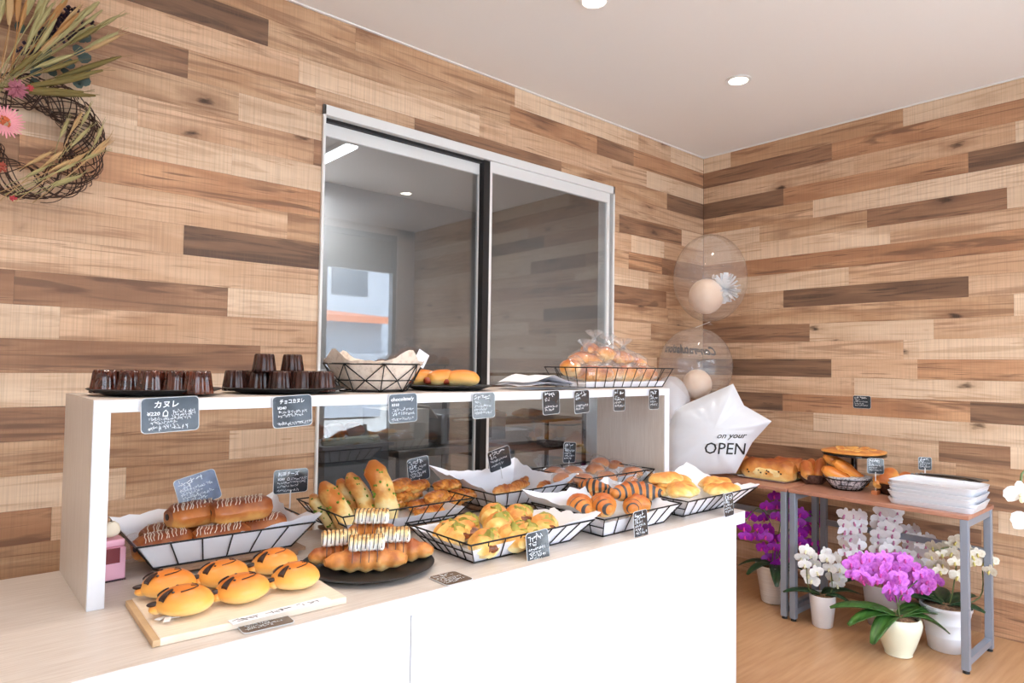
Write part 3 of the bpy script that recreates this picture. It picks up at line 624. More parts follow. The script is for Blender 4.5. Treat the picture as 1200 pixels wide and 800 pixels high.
# wire tray with bagged pastries
xa, xb = W(638, 431, y=-.625).x, W(789, 431, y=-.865).x
xm, L = (xa+xb)/2, (xb-xa)
bt = basket('long black wire tray of bagged pastries at the right end of the riser shelf', xm, -.745, ZS, L, .24, .085, .035, 0, (-.055, -.055, -.055, -.055, -.05, -.05, -.05, -.055), 9, 4, 3, False)
spots = [(-.14, -.03, .04, .13), (-.05, -.035, .04, .13), (.05, -.04, .04, .13), (.14, -.03, .04, .13), (-.12, .03, .09, .13), (-.01, .01, .115, .13), (.08, .01, .10, .13), (.16, .03, .08, .11), (-.19, .02, .06, .11), (-.05, .05, .13, .11)]
for i, (a, b, z, l) in enumerate(spots):
    l *= 1.15; t = T('bagged_croissant', 'golden croissant in a clear plastic bag in the shelf wire tray, %s' % ['front left', 'front second', 'front third', 'front right', 'upper left', 'top middle', 'upper right', 'back right end', 'back left end', 'back of the heap'][i], 'bread', (xm+a*1.12, -.745+b, ZS+.014+z*1.12), random.uniform(-.9, .9), 'bagged pastries on the shelf')
    m = M(); K = 17; l *= 1.1; pts = [(l*.5*(2*k/16-1), .02*cos(pi*(k/16-.5)), .0) for k in range(K)]
    m.sweep(pts, [max(.006,   .040*sin(pi*(k+1)/18)**.8*(1+.14*abs(sin(k*.8)))) for k in range(K)], 14, .85, nz=.005, seed=i); ob('pastry', m, GOLD if i % 3 else PUFF, t)
    bag(t, (l*1.1, .10, .10), i, .045 if i in (5, 4, 6, 9) else None)
# ---------------------------------------------------------------- counter: wooden stands and baskets
ZB = CT+.021
for i, (x0, x1, lb) in enumerate(((-3.69, -3.31, 'low brown wooden stand under the chocolate bread basket'), (-3.17, -2.78, 'low brown wooden stand under the baguette basket'), (-2.58, -2.26, 'low wooden stand under the back paper lined basket'), (-2.15, -1.79, 'wooden stand under the bagged bun basket'))):
    t = T('wooden_stand', lb, 'stand', ((x0+x1)/2, -.70, CT), group='wooden stands'); w = x1-x0; hh = .0205 if i < 3 else .046; wdm = noisy('stand_wood', (168, 134, 108), (140, 108, 84), 8, .6, (2, 30, 30))
    for k_ in range(4): m = M(); m.b6(-w/2, w/2, -.11+k_*.056, -.06+k_*.056, hh-.009, hh); ob('slat', m, wdm, t)
    for sg in (-1, 1): m = M(); m.b6(sg*w*.4-.015, sg*w*.4+.015, -.11, .108, 0, hh-.009); ob('foot', m, wdm, t)
basket('large black wire basket with white paper holding chocolate drizzled breads', -3.52, -.655, ZB, .462, .35, .073, .05, -1.5, (.006, .004, .035, .0, .035, .03, .02, .004), 6, 6, 1)
basket('black wire basket of herb baguettes and twisted pastries', -2.955, -.665, ZB, .495, .34, .073, .05, -1, (-.03, -.035, -.03, -.03, -.01, -.02, -.02, -.03), 8, 6, 2)
basket('black wire basket of green topped pastries on the counter front edge', -2.795, -1.085, CT, .495, .325, .07, .055, 0, (-.02, -.012, .03, .01, -.02, -.01, -.01, -.02), 8, 6, 3)
basket('black wire basket of striped croissants behind its grey price card', -2.315, -1.10, CT, .42, .34, .07, .045, 0, (-.015, -.012, .0, .02, .05, .03, .05, .03), 6, 5, 4)
basket('white papered wire basket of golden flat breads at the counter end', -1.845, -1.125, CT, .485, .32, .075, .07, 0, (.0, .0, .02, .01, .06, .01, .03, .02), 8, 5, 5)
basket('black wire basket with tall white paper behind the green topped pastries', -2.42, -.665, ZB, .38, .33, .07, .045, 0, (.0, .0, .05, .035, .07, .035, .075, .04), 6, 5, 6)
basket('black wire basket of bagged buns beside the shelf side panel', -1.99, -.745, CT+.0465, .43, .32, .07, .045, 0, (-.01, -.01, -.01, -.01, -.01, -.01, -.01, -.01), 7, 5, 7)
# chocolate drizzled breads
def choc_bread(loc_, rz, label, l=.165, tilt=0, seed=0):
    t = T('chocolate_bread', label, 'bread', loc_, rz, 'chocolate drizzled breads'); t.rotation_euler = (0, tilt, rz)
    m = M(); K = 13; rr = [.024+.020*min(1, sin(pi*(k+.6)/(K+.2))*2.2) for k in range(K)]
    m.sweep([(l*(k/(K-1)-.5), 0, .034) for k in range(K)], rr, 28, .80, nz=.004, nf=25, seed=seed, fn=lambda t_, th: 1+.035*cos(7*th)); ob('roll', m, CHOCP, t)
    fz = lambda x, y: .034+.80*sqrt(max(0, .0452**2-y*y))*(1 if abs(x) < l*.40 else max(.5, 1-(abs(x)-l*.40)*5))
    m = M(); drizzle(m, fz, -l*.42, l*.42, .035, 13, .0013, .5, .5, seed); ob('icing_drizzle', m, ICE, t, label='white icing stripes')
    m = M()
    for sg in (-1,): m.sweep([(-l/2-.002, .006, .036), (-l/2+.02, .006, .036)], [.009, .010], 10)
    ob('chocolate_filling', m, CHOC, t)
zb_ = ZB+.008
P_ = [(-3.66, -.70, 0, .3, 'chocolate drizzled bread low at the left end of the large basket'), (-3.62, -.60, 0, .2, 'chocolate drizzled bread at the back left of the large basket'), (-3.39, -.66, .0, -.15, 'chocolate drizzled bread low at the right end of the large basket'), (-3.40, -.58, .0, .1, 'chocolate drizzled bread at the back right of the large basket'), (-3.52, -.72, 0, .05, 'chocolate drizzled bread at the bottom middle of the large basket, mostly hidden')]
for i, (x, y, z, a, lb) in enumerate(P_): choc_bread((x, y, zb_+z), a, lb, .15, 0, i)
choc_bread((-3.575, -.655, zb_+.060), .18, 'chocolate drizzled bread on top of the heap, left one with its end showing', .14, 0, 11)
choc_bread((-3.455, -.685, zb_+.062), .10, 'chocolate drizzled bread on top of the heap, long right one', .17, 0, 12)
# baguettes leaning in their basket
def baguette(p0, p1, r, label, seed, mt=None):
    p0, p1 = Vector(p0), Vector(p1); c = (p0+p1)/2; L = (p1-p0).length; t = T('herb_baguette', label, 'bread', c, 0, 'herb baguettes')
    q = (p1-p0).normalized().to_track_quat('Z', 'Y'); t.rotation_euler = q.to_euler(); m = M(); K = 19
    r *= 1.12; m.sweep([(0.004*sin(k*.5), 0, L*(k/(K-1)-.5)) for k in range(K)], [r*(.35+.65*min(1, sin(pi*(k+.35)/(K-.3))*1.9))*(1+.03*sin(k*1.1+seed)) for k in range(K)], 20, .85, up=(0, 1, 0), nz=.004, nf=22, seed=seed)
    ob('loaf', m, mt or crust('baguette_crust', (252, 226, 162), (244, 194, 112), (208, 122, 50), .25, .8, 1.8, 11), t)
    m = M(); R = random.Random(seed)
    for k in range(34):
        th = R.uniform(0, 2*pi); z = R.uniform(-.42, .42)*L; rr = r*.93; cc = Vector((rr*cos(th), rr*.9*sin(th), z))
        m.blob(cc, (R.uniform(.005, .013), R.uniform(.005, .012), R.uniform(.006, .014)), 6, 0, 1, 0, 1)
    ob('herbs', m, HERB, t, kind='stuff', label='green herb flecks')
def BG(u0, v0, y0, u1, v1, y1, r, lb, s): baguette(W(u0, v0, y=y0), W(u1, v1, y=y1), r, lb, s)
BG(414, 626, -.77, 379, 566, -.64, .031, 'herb baguette leaning at the left front of the baguette basket', 1)
BG(440, 612, -.72, 410, 555, -.60, .027, 'herb baguette leaning behind between the two front ones', 2)
BG(460, 611, -.76, 437, 540, -.66, .035, 'tallest herb baguette leaning in the middle of the basket', 3)
BG(396, 618, -.70, 366, 580, -.61, .026, 'browner baguette at the far left of the baguette basket', 4)
BG(430, 615, -.66, 398, 562, -.56, .026, 'brown baguette furthest back in the baguette basket', 5)
# twisted pastries
def twist(loc_, rz, l, label, seed, mt=PUFF, name='twisted_pastry', grp='twisted pastries', tz=0):
    m = M(); K = 22
    for ph in (0, pi):
        pts = [(l*(k/K-.5), .011*cos(k*.75+ph), .018+.009*sin(k*.75+ph)) for k in range(K+1)]
        m.sweep(pts, [.006+.013*sin(pi*(k+1)/(K+2))**.5 for k in range(K+1)], 10, .9, nz=.004, seed=seed)
    o = ob(name, m, mt, loc=loc_); o.rotation_euler = (0, tz, rz); return tag(o, label, 'bread', grp)
tw = [(465, 590, .0, .3), (497, 592, .0, -.2), (528, 588, .0, .2), (478, 580, .025, .1), (512, 582, .028, .35), (540, 580, .02, -.3), (488, 570, .05, .2), (524, 569, .052, 0), (470, 568, .04, .5), (503, 600, -.006, .0)]
tl = ['front left', 'front middle', 'front right', 'second layer left', 'second layer middle', 'right end', 'top left', 'top right', 'back left against the baguettes', 'lowest in front']
for i, (u, v, z, a) in enumerate(tw):
    p = W(u, v, z=ZB+.03+z); p.y = max(min(p.y, -.58), -.765); p = W(u, v, y=p.y); twist((p.x, p.y, max(ZB+.005, p.z-.018)), a, .105, 'golden twisted pastry in the baguette basket, '+tl[i], i, crust('glazed_twist', (252, 208, 128), (238, 158, 70), (168, 84, 36), .1, .85, .8, 40, .3))
# green topped pastries
GREENT = crust('green_topping', (248, 214, 136), (200, 178, 84), (142, 138, 52), .1, .7, .5, 30)
def swirl(loc_, rz, label, i, s=1.0, mt=None, grp='green topped pastries', name='green_pastry'):
    t = T(name, label, 'bread', loc_, rz, grp); m = M(); K = 15
    m.sweep([(.05*s*(2*k/14-1), .008*cos(pi*(k/14-.5)), .026*s) for k in range(K)], [s*max(.008, .030*sin(pi*(k+1)/16)**.7*(1+.2*cos(k*2.1))) for k in range(K)], 16, .85, nz=.005, seed=i); ob('roll', m, mt or CHEESE, t)
    m = M(); m.blob((.004*s, 0, .037*s), (.078*s, .046*s, .034*s), 20, .016, 55, i); ob('topping', m, GREENT, t)
    m = M(); m.blob((-.030*s, -.012*s, .026*s), (.034*s, .034*s, .018*s), 12, .010, 70, i, 1); ob('filling', m, noisy('sweet_bean_filling', (84, 40, 30), (150, 84, 44), 70, .4), t)
sw = [(530, 629, 'front left corner'), (572, 641, 'front middle'), (548, 622, 'left, second row'), (588, 626, 'centre'), (612, 636, 'front right'), (572, 612, 'back left'), (610, 614, 'back middle'), (640, 620, 'back right'), (630, 634, 'right front behind the card')]
for i, (u, v, lb) in enumerate(sw):
    p = W(u, v-4, z=CT+.045); swirl((max(-2.965, min(-2.615, p.x)), max(-1.185, min(-.99, p.y)), CT+.008+(.016 if i in (3, 5, 6) else 0)), random.uniform(.6, 1.3), 'golden pastry with green topping in the front basket, '+lb, i, 1.38)
# striped croissants
STR = [noisy('charcoal_dough', (52, 54, 60), (78, 80, 84), 60, .5), crust('stripe_gold', (250, 214, 140), (234, 150, 66), (186, 96, 44), .1, .8, .5, 30, .35)]
def croissant(loc_, rz, l, r, label, seed, mats, bend=.35, name='striped_croissant', grp='striped croissants', rx=0, tz=0, seg=7, stripes=True):
    K = seg*6+1; pts = []; rad = []; ms = []
    for k in range(K):
        u_ = k/(K-1)*2-1; f = (k % 6)/6; pts.append((l/2*sin(u_*1.2)/sin(1.2), -bend*l*(u_*u_)*.5, r*.85)); rad.append(max(.006, r*(1-abs(u_)**1.7*.78)*(1+.16*(1-abs(f*2-1))-.07))); ms.append((0 if (k//3) % 2 else 1) if stripes else 1)
    m = M(); m.sweep(pts, rad, 18, .88, mis=ms, nz=.003, nf=30, seed=seed); o = ob(name, m, mats, loc=loc_, sharp=60); o.rotation_euler = (rx, tz, rz); return tag(o, label, 'bread', grp)
zc2 = CT+.012
for i, (u, v, z, a, l, lb) in enumerate(((676, 593, .03, .9, .13, 'front left'), (703, 592, .03, .75, .145, 'front middle'), (741, 577, .06, -.55, .16, 'large one at the right back'), (694, 577, .035, -.6, .13, 'left back'), (743, 593, .02, .2, .12, 'right, behind the price card'), (690, 566, .075, 1.9, .10, 'small one propped upright at the back'))):
    p = W(u, v, z=CT+z+.03); croissant((p.x+.015, max(-1.19, p.y), zc2+max(0, z-.02)), a, l*1.18, .045 if i != 5 else .030, 'croissant striped black and gold in its basket, '+lb, i, STR)
# golden flat breads
for i, (u, v, z, sx, lb) in enumerate(((790, 566, .05, .17, 'back left'), (838, 568, .03, .18, 'right end'), (800, 575, .05, .17, 'centre'), (770, 577, .02, .14, 'front left'), (846, 576, .02, .15, 'front right'), (782, 561, .07, .14, 'top back'))):
    p = W(u, v, z=CT+z+.03); m = M(); sx *= 1.22; m.blob((0, 0, .026), (sx, sx*.62, .062), 26, .012, 26, i*3+1, .6); o = ob('flat_bread', m, CHEESE, loc=(p.x, min(p.y, -1.0), CT+.012+z*.85), rz=.15+.3*sin(i)); tag(o, 'golden cheese flat bread in the end basket, '+lb, 'bread', 'golden flat breads')
# breads in the papered back basket
for i, (u, v, a) in enumerate(((607, 565, .3), (622, 560, -.5), (640, 566, .1), (655, 562, .8), (592, 570, -.2))):
    p = W(u, v, z=ZB+.06); croissant((p.x, p.y, ZB+.028), a, .12, .024, 'small glazed croissant inside the tall paper basket, %s' % ['left', 'middle back', 'right of middle', 'rightmost', 'lowest left'][i], i+30, [GOLD, PUFF], name='glazed_croissant', grp='glazed croissants', stripes=False)
# bagged buns
bb = [(650, 549), (672, 548), (697, 546), (724, 541), (741, 549), (712, 555), (684, 557), (765, 549), (735, 558), (703, 538), (660, 556)]
bl = ['far left', 'left behind the card', 'middle', 'upper right', 'right of middle', 'front centre', 'front left', 'right end by the panel', 'front right', 'highest at the back', 'lowest left']
for i, (u, v) in enumerate(bb):
    p = W(u, v, z=CT+.12); p.y = max(-.86, min(-.63, p.y)); p = W(u, v, y=p.y)
    t = T('bagged_bun', 'round golden bun in a clear bag beside the shelf panel, '+bl[i], 'bread', (p.x, p.y, max(CT+.075, p.z-.02)), i*.7, 'bagged buns')
    m = M(); m.blob((0, 0, 0), (.092, .086, .058), 20, .004, 20, i, .7); ob('bun', m, crust('tan_bun', (250, 204, 140), (232, 150, 80), (190, 104, 50), .1, .8, .3, 12), t)
    bag(t, (.112, .10, .076), i+20)
# ---------------------------------------------------------------- face buns on the wooden board
bd = T('wooden_board', 'pale wooden serving board under the face buns', 'board', (-3.58, -1.10, CT), radians(-2))
m = M(); m.b6(-.215, .175, -.150, .135, 0, .016); ob('plank', m, noisy('pale_board', (238, 222, 202), (228, 208, 186), 5, .5, (3, 40, 1)), bd, bevel=.002)
m = M(); m.b6(-.228, -.214, -.15, .13, .001, .014); ob('end_strip', m, noisy('board_end', (214, 184, 146), (196, 160, 120), 9, .6), bd, bevel=.001)
p = W(330, 714, z=CT+.018); rb = T('paper_ribbon', 'white printed paper ribbon across the wooden board in front of the buns', 'ribbon', (p.x, p.y, CT+.017), radians(2))
m = M(); m.b6(-.11, .11, -.014, .014, 0, .001); ob('strip', m, LINER, rb)
m = M(); [scribble(m, -.10+.07*i, -.06+.07*i, 0, .014, 60+i) for i in range(3)]; m.v = [(a, c-.006, .0013) for a, b, c in m.v]; ob('printing', m, mat('grey_print', (70, 70, 74), .7), rb)
p = W(196, 726, z=CT+.018); rb2 = T('paper_bow', 'small folded paper bow on the left edge of the wooden board', 'ribbon', (p.x, p.y, CT+.017))
m = M(); m.box((0, .012, .006), (.05, .012, .001), rz=.6); m.box((0, -.006, .008), (.05, .012, .001), rz=1.2); m.box((.01, 0, .005), (.03, .014, .001), rz=-.3); ob('folds', m, LINER, rb2)
def face_bun(x, y, label, rz, i):
    t = T('face_bun', label, 'bread', (x, y, CT+.0165), rz, 'face buns'); a, b, c = .058, .050, .037; zc = .024
    m = M(); m.blob((0, 0, zc), (2*a, 2*b, 2*c), 32, .003, 14, i, .66); ob('bun', m, BUNM, t)
    def sf(x_, y_, off=0): return (x_, y_, zc+c*sqrt(max(0.03, 1-(x_/a)**2-(y_/b)**2))+off)
    # dough ear and chocolate ears at the left end
    m = M(); m.blob((-a*.93, -.004, .018), (.030, .03, .03), 12, .002, 30, i); ob('dough_ear', m, BUNM, t)
    m = M()
    def patch(q, off=.0022, dropx=0):
        G_ = 6; vs_ = []
        for up_ in (0, 1):
            for i_ in range(G_+1):
                for j_ in range(G_+1):
                    f, g_ = i_/G_, j_/G_; x_ = (q[0][0]*(1-f)+q[1][0]*f)*(1-g_)+(q[3][0]*(1-f)+q[2][0]*f)*g_; y_ = (q[0][1]*(1-f)+q[1][1]*f)*(1-g_)+(q[3][1]*(1-f)+q[2][1]*f)*g_
                    vs_.append(sf(x_, y_, off*(.3+up_)+.003*f*up_))
        n_ = G_+1; fs_ = []
        for i_ in range(G_):
            for j_ in range(G_):
                k0 = i_*n_+j_; fs_.append((k0, k0+n_, k0+n_+1, k0+1)); k0 += n_*n_; fs_.append((k0, k0+1, k0+n_+1, k0+n_))
        for k_ in range(G_):
            for (p_, q_) in ((k_, k_+1), (G_*n_+k_, G_*n_+k_+1), (k_*n_, (k_+1)*n_), (k_*n_+G_, (k_+1)*n_+G_)): fs_.append((p_, q_, q_+n_*n_, p_+n_*n_))
        m.add(vs_, fs_)
    patch([(-.022, -.014), (-.040, -.031), (-.049, -.018), (-.024, -.010)])
    patch([(-.030, .004), (-.052, .006), (-.050, .018), (-.030, .010)])
    m.blob((-a*.99, -.006, .030), (.030, .016, .012), 12, .001, 40, i, 1)
    ob('chocolate_ears', m, CHOC, t, label='dark chocolate ears')
    m = M()
    for ex, ey in ((-.022, -.020), (-.014, .014)): m.blob(sf(ex, ey, -.001), (.0065, .0065, .005), 10, 0, 1, 0, 1)
    ob('eyes', m, CHOC, t)
    m = M(); m.tube([sf(-.008, -.026, .0), sf(.004, -.024, .0005), sf(.018, -.016, .0005), sf(.026, -.004, .0005), sf(.024, .008, .0005), sf(.014, .014, .0005)], .0012, 6); m.tube([sf(.012, -.004, .0005), sf(.024, .0, .0005)], .0011, 6)
    ob('mouth', m, CHOC, t)
fb = [(216, 706, 'front left'), (285, 691, 'front middle'), (347, 677, 'front right, nearest the black plate'), (197, 686, 'back left'), (262, 674, 'back middle'), (322, 660, 'back right')]
for i, (u, v, lb) in enumerate(fb):
    p = W(u, v, z=CT+.04); face_bun(p.x, p.y, 'golden bun with a chocolate face on the wooden board, '+lb, -.25+.08*(i % 3), i)
# ---------------------------------------------------------------- marshmallow croissants on the black plate
PC = (-3.238, -1.045); plate('black round plate on the counter under the marshmallow croissants', PC[0], PC[1], CT, .18, 'black plates')
MARSH = crust('toasted_marshmallow', (255, 252, 244), (255, 236, 184), (206, 146, 70), .45, 1.1, .35, 60, .5)
def mcroissant(x, y, z, rz, label, i, mx=0, my=0, l=.2):
    t = T('marshmallow_croissant', label, 'bread', (x, y, z), rz, 'marshmallow croissants'); m = M(); K = 31; pts = []; rad = []
    for k_ in range(K):
        u_ = k_/(K-1)*2-1; f = (k_ % 6)/6; pts.append((l/2*u_, .02*(1-u_*u_), .030)); rad.append(max(.010, .037*(1-abs(u_)**2.2*.66)*(1+.24*(1-abs(f*2-1))-.12)))
    m.sweep(pts, rad, 18, .85, nz=.004, seed=i); ob('croissant', m, PUFF, t, sharp=60)
    s = M(); K = 8; 
    for k_ in range(K): s.blob((mx-.038+.011*k_, my+.008, .074), (.0185, .056+.006*sin(k_*2), .046), 12, .001, 60, k_, .8, pw=.75)
    ob('marshmallow', s, MARSH, t)
    m = M()
    for k_ in range(9):
        xx = mx-.042+.0105*k_; m.tube([(xx+.003, my+.040, .070), (xx+.002, my+.030, .092), (xx, my+.008, .0975), (xx-.001, my-.014, .094), (xx-.002, my-.021, .078), (xx-.003, my-.022, .068)]+([(xx-.003, my-.028, .052), (xx-.004, my-.036, .036)] if k_ % 2 else []), .0012, 5)
    ob('chocolate_drizzle', m, CHOC, t, label='dark chocolate stripes')
ang = atan2(dr.y, dr.x)
def onp(a, b): p = Vector((PC[0], PC[1], 0))+dr*a+df*b; return p.x, p.y
zp = CT+.007
x, y = onp(-.075, -.015); mcroissant(x, y, zp, ang+.35, 'marshmallow croissant at the left of the black plate', 1, .0, 0, .15)
x, y = onp(.008, -.062); mcroissant(x, y, zp, ang+.22, 'marshmallow croissant at the front of the black plate', 2, .0, 0, .21)
x, y = onp(.082, .028); mcroissant(x, y, zp, ang+.2, 'marshmallow croissant at the right of the black plate', 3, -.02, 0, .18)
x, y = onp(-.002, .045); mcroissant(x, y, zp+.045, ang+.1, 'marshmallow croissant stacked highest at the back of the plate', 4, 0, 0, .13)
x, y = onp(-.02, .095); mcroissant(x, y, zp, ang+.1, 'marshmallow croissant low at the back of the plate under the highest one', 5, 0, 0, .14)
# pink gift box at the left panel
p = W(128, 682, z=CT); pk = T('pink_box', 'pink box with a window on the counter just behind the left shelf panel', 'box', (p.x+.008, p.y, CT), radians(4))
PINK = mat('pink_card', (238, 178, 196), .5); m = M(); m.b6(-.030, .028, .0, .09, .003, .082); m.b6(-.030, .028, .012, .085, .082, .10); ob('carton', m, PINK, pk, bevel=.003)
m = M(); m.b6(-.028, .014, -.001, .002, .045, .082); ob('window', m, mat('maroon_print', (126, 52, 58), .4), pk)
m = M(); m.b6(-.031, .029, -.001, .091, 0, .003); ob('base', m, mat('dark_base', (50, 24, 34), .6), pk)
m = M(); m.blob((.055, .06, .05), (.05, .06, .10), 14, .012, 40, 3); o = ob('plastic_bag', m, BAGM, pk)
m = M(); m.blob((-.004, .03, .12), (.05, .03, .05), 14, .004, 40, 3); ob('cream_ornament', m, mat('cream', (238, 222, 196), .6), pk)
# ---------------------------------------------------------------- bread tables by the right wall
TZ = .7033
def table(name, label, y0, y1, x0=-.625, x1=-.215):
    t = T('folding_table', label, 'table', ((x0+x1)/2, (y0+y1)/2, 0), 0, 'bread tables'); hx, hy = (x1-x0)/2, (y1-y0)/2
    m = M(); m.b6(-hx, hx, -hy, hy, TZ-.02, TZ); ob('tabletop', m, TABM, t, bevel=.003)
    for sy in (-1, 1):
        for sx in (-1, 1):
            X, Y = sx*(hx-.02), sy*(hy-.02)
            m = M(); m.b6(X-.016, X+.016, Y-.016, Y+.016, .014, TZ-.02); lg = ob('leg', m, GREY, t, bevel=.002)
            m = M(); m.lathe([(.013, 0), (.015, .002), (.013, .014)], 14, (X, Y, 0)); ob('foot', m, DKR, lg)
        Y = sy*(hy-.02)
        m = M(); m.b6(-hx+.035, hx-.035, Y-.012, Y+.012, TZ-.055, TZ-.021); ob('side_rail', m, GREY, t)
        m = M(); m.b6(-hx+.035, hx-.035, Y-.014, Y+.014, .035, .065); ob('foot_rail', m, GREY, t)
    m = M(); m.b6(hx-.03, hx-.01, -hy+.035, hy-.035, .46, .49); ob('back_rail', m, GREY, t)
    return t
table('t', 'grey legged table with pinkish wood top under the stack of white trays', -1.765, -.932)
table('t', 'grey legged table with pinkish wood top beside the star balloon, left of the other one', -.922, -.095)
LOAF = crust('loaf_crust', (250, 216, 144), (232, 158, 76), (158, 78, 38), .15, .8, .35, 18)
def TP(u, v, z=TZ): return W(u, v, z=z)
# raisin loaves on white paper trays
for i, (u, v, lb, l) in enumerate(((905, 551, 'large raisin loaf with a torn pale side on a white paper tray', .30), (868, 545, 'brown loaf behind the star balloon edge, left of the raisin loaf', .17), (922, 540, 'domed brown loaf behind the raisin loaf', .2))):
    px_, py_ = ((-.40, -.705), (-.36, -.46))[i] if i < 2 else (0, 0)
    if i == 2: px_, py_ = -.262, -.76
    if i < 2:
        tr = T('paper_tray', ['white paper tray under the large raisin loaf', 'white paper tray at the left end of the bread table'][i], 'tray', (px_, py_, TZ), pi/2, 'paper trays'); m = M()
        a, b = (.15, .10) if i == 0 else (.12, .09)
        m.add([(-a, -b, .012), (a, -b, .012), (a, b, .012), (-a, b, .012), (-a+.02, -b+.02, .001), (a-.02, -b+.02, .001), (a-.02, b-.02, .001), (-a+.02, b-.02, .001)], [(4, 5, 6, 7), (0, 1, 5, 4), (1, 2, 6, 5), (2, 3, 7, 6), (3, 0, 4, 7)]); ob('sheet', m, LINER, tr)
    t = T('raisin_loaf', lb, 'bread', (px_, py_, TZ+.004), pi/2+.12, 'loaves on the table')
    m = M(); K = 13; m.sweep([(l*(k_/12-.5), 0, .05) for k_ in range(K)], [.034+.036*min(1, 2*sin(pi*(k_+.7)/13.4))*(1+.05*sin(k_*1.4)) for k_ in range(K)], 20, .95, nz=.006, nf=18, seed=i); ob('crumb', m, LOAF, t)
    if i == 0:
        m = M(); m.blob((0, .042, .044), (.25, .062, .058), 24, .006, 40, 3, 1, pw=.8); ob('torn_crumb', m, noisy('pale_crumb', (250, 226, 170), (236, 196, 120), 30, .7), t, label='pale torn side of the loaf')
        m = M(); R = random.Random(2)
        for k_ in range(9): m.blob((R.uniform(-.10, .10), .072+R.uniform(-.002, .003), R.uniform(.035, .062)), (.011, .008, .010), 8, 0, 1, 0, 1)
        ob('raisins', m, mat('raisin', (60, 34, 28), .5), t)
# round baskets of rolls
def round_basket(x_, y_, r, h, label, mt, liner=None, wires=True):
    p = Vector((x_, y_, TZ)); t = T('round_basket', label, 'basket', (p.x, p.y, TZ), 0, 'round bread baskets'); m = M()
    n = 20
    if wires:
        for R_, z in ((r*.6, .002), (r*.8, h*.5), (r, h)): m.tube([(R_*cos(2*pi*i/24), R_*sin(2*pi*i/24), z) for i in range(24)], .003 if z == h else .002, 5, closed=True)
        for i in range(n): a = 2*pi*i/n; m.tube([(r*.6*cos(a), r*.6*sin(a), .002), (r*cos(a+.15), r*sin(a+.15), h)], .0018, 4)
        ob('wire_frame', m, WIRE, t)
    else:
        m.lathe([(r*.55, 0), (r*.8, h*.4), (r, h), (r*.96, h), (r*.76, h*.4), (r*.5, .005)], 40, fn=lambda t_, th: 1+.02*cos(20*th)); ob('woven_body', m, mt, t)
    if liner:
        m = M(); m.lathe([(.001, .004), (r*.55, .005), (r*.78, h*.45), (r*1.0, h*1.18)], 40, fn=lambda t_, th: 1+.05*t_*sin(5*th)); ob('paper_liner', m, liner, t, sharp=60)
    return p
CHK = noisy('grey_printed_paper', (226, 226, 232), (150, 152, 162), 90, .7, lo=.48, hi=.56)
STRP = noisy('brown_striped_basket', (120, 92, 84), (70, 48, 42), 120, .6, (1, 1, .1))
p1 = round_basket(-.325, -.935, .085, .055, 'small dark striped basket with two rolls beside the raisin loaf', STRP, None, False)
p2 = round_basket(-.355, -1.13, .12, .06, 'round wire basket with printed paper holding long brioches', WIRE, CHK)
p3 = round_basket(-.315, -1.345, .095, .06, 'dark brown basket of golden buns beside the white trays', noisy('dark_wicker', (88, 56, 42), (52, 34, 28), 90, .6), None, False)
BRI = crust('brioche', (250, 196, 104), (236, 150, 62), (188, 98, 36), .1, .8, .35, 12, .25)
def roll(base, a, b, z, l, r, rz, ty, label, mt, i, grp):
    q = Vector((base.x, base.y, 0))+dr*a+df*b; m = M(); K = 11
    m.sweep([(l*(k_/10-.5), 0, 0) for k_ in range(K)], [r*(.4+.6*min(1, 1.7*sin(pi*(k_+.4)/10.8))) for k_ in range(K)], 16, .9, nz=.003, seed=i); o = ob('roll', m, mt, loc=(q.x, q.y, TZ+z)); o.rotation_euler = (0, ty, rz); tag(o, label, 'bread', grp)
roll(p1, -.04, 0, .075, .13, .035, ang+1.3, -.6, 'tan roll standing in the dark striped basket, left one', GOLD, 1, 'rolls in the striped basket')
roll(p1, .035, 0, .085, .14, .030, ang+.9, -.7, 'tan roll standing in the dark striped basket, right one', GOLD, 2, 'rolls in the striped basket')
roll(p1, .0, .05, .08, .12, .030, ang+.9, -.7, 'tan roll at the back of the dark striped basket', GOLD, 3, 'rolls in the striped basket')
roll(p2, -.065, -.02, .075, .16, .036, ang-.15, .45, 'orange glazed brioche at the left of the paper lined basket', BRI, 4, 'long brioches')
roll(p2, .02, .0, .085, .21, .036, ang-.1, .62, 'orange glazed brioche lying across the paper lined basket', BRI, 5, 'long brioches')
roll(p2, -.01, .065, .125, .18, .034, ang-.1, .5, 'orange glazed brioche at the back of the paper lined basket', BRI, 6, 'long brioches')
roll(p3, -.03, -.01, .085, .13, .04, ang+.6, -.55, 'golden bun with a pale slash in the brown basket, left', GOLD, 7, 'buns in the brown basket')
roll(p3, .05, 0, .075, .11, .036, ang+.2, -.4, 'golden bun in the brown basket, right', GOLD, 8, 'buns in the brown basket')
roll(p3, -.075, .0, .06, .08, .026, ang+1, -.5, 'pale small bun at the left side of the brown basket', CHEESE, 9, 'buns in the brown basket')
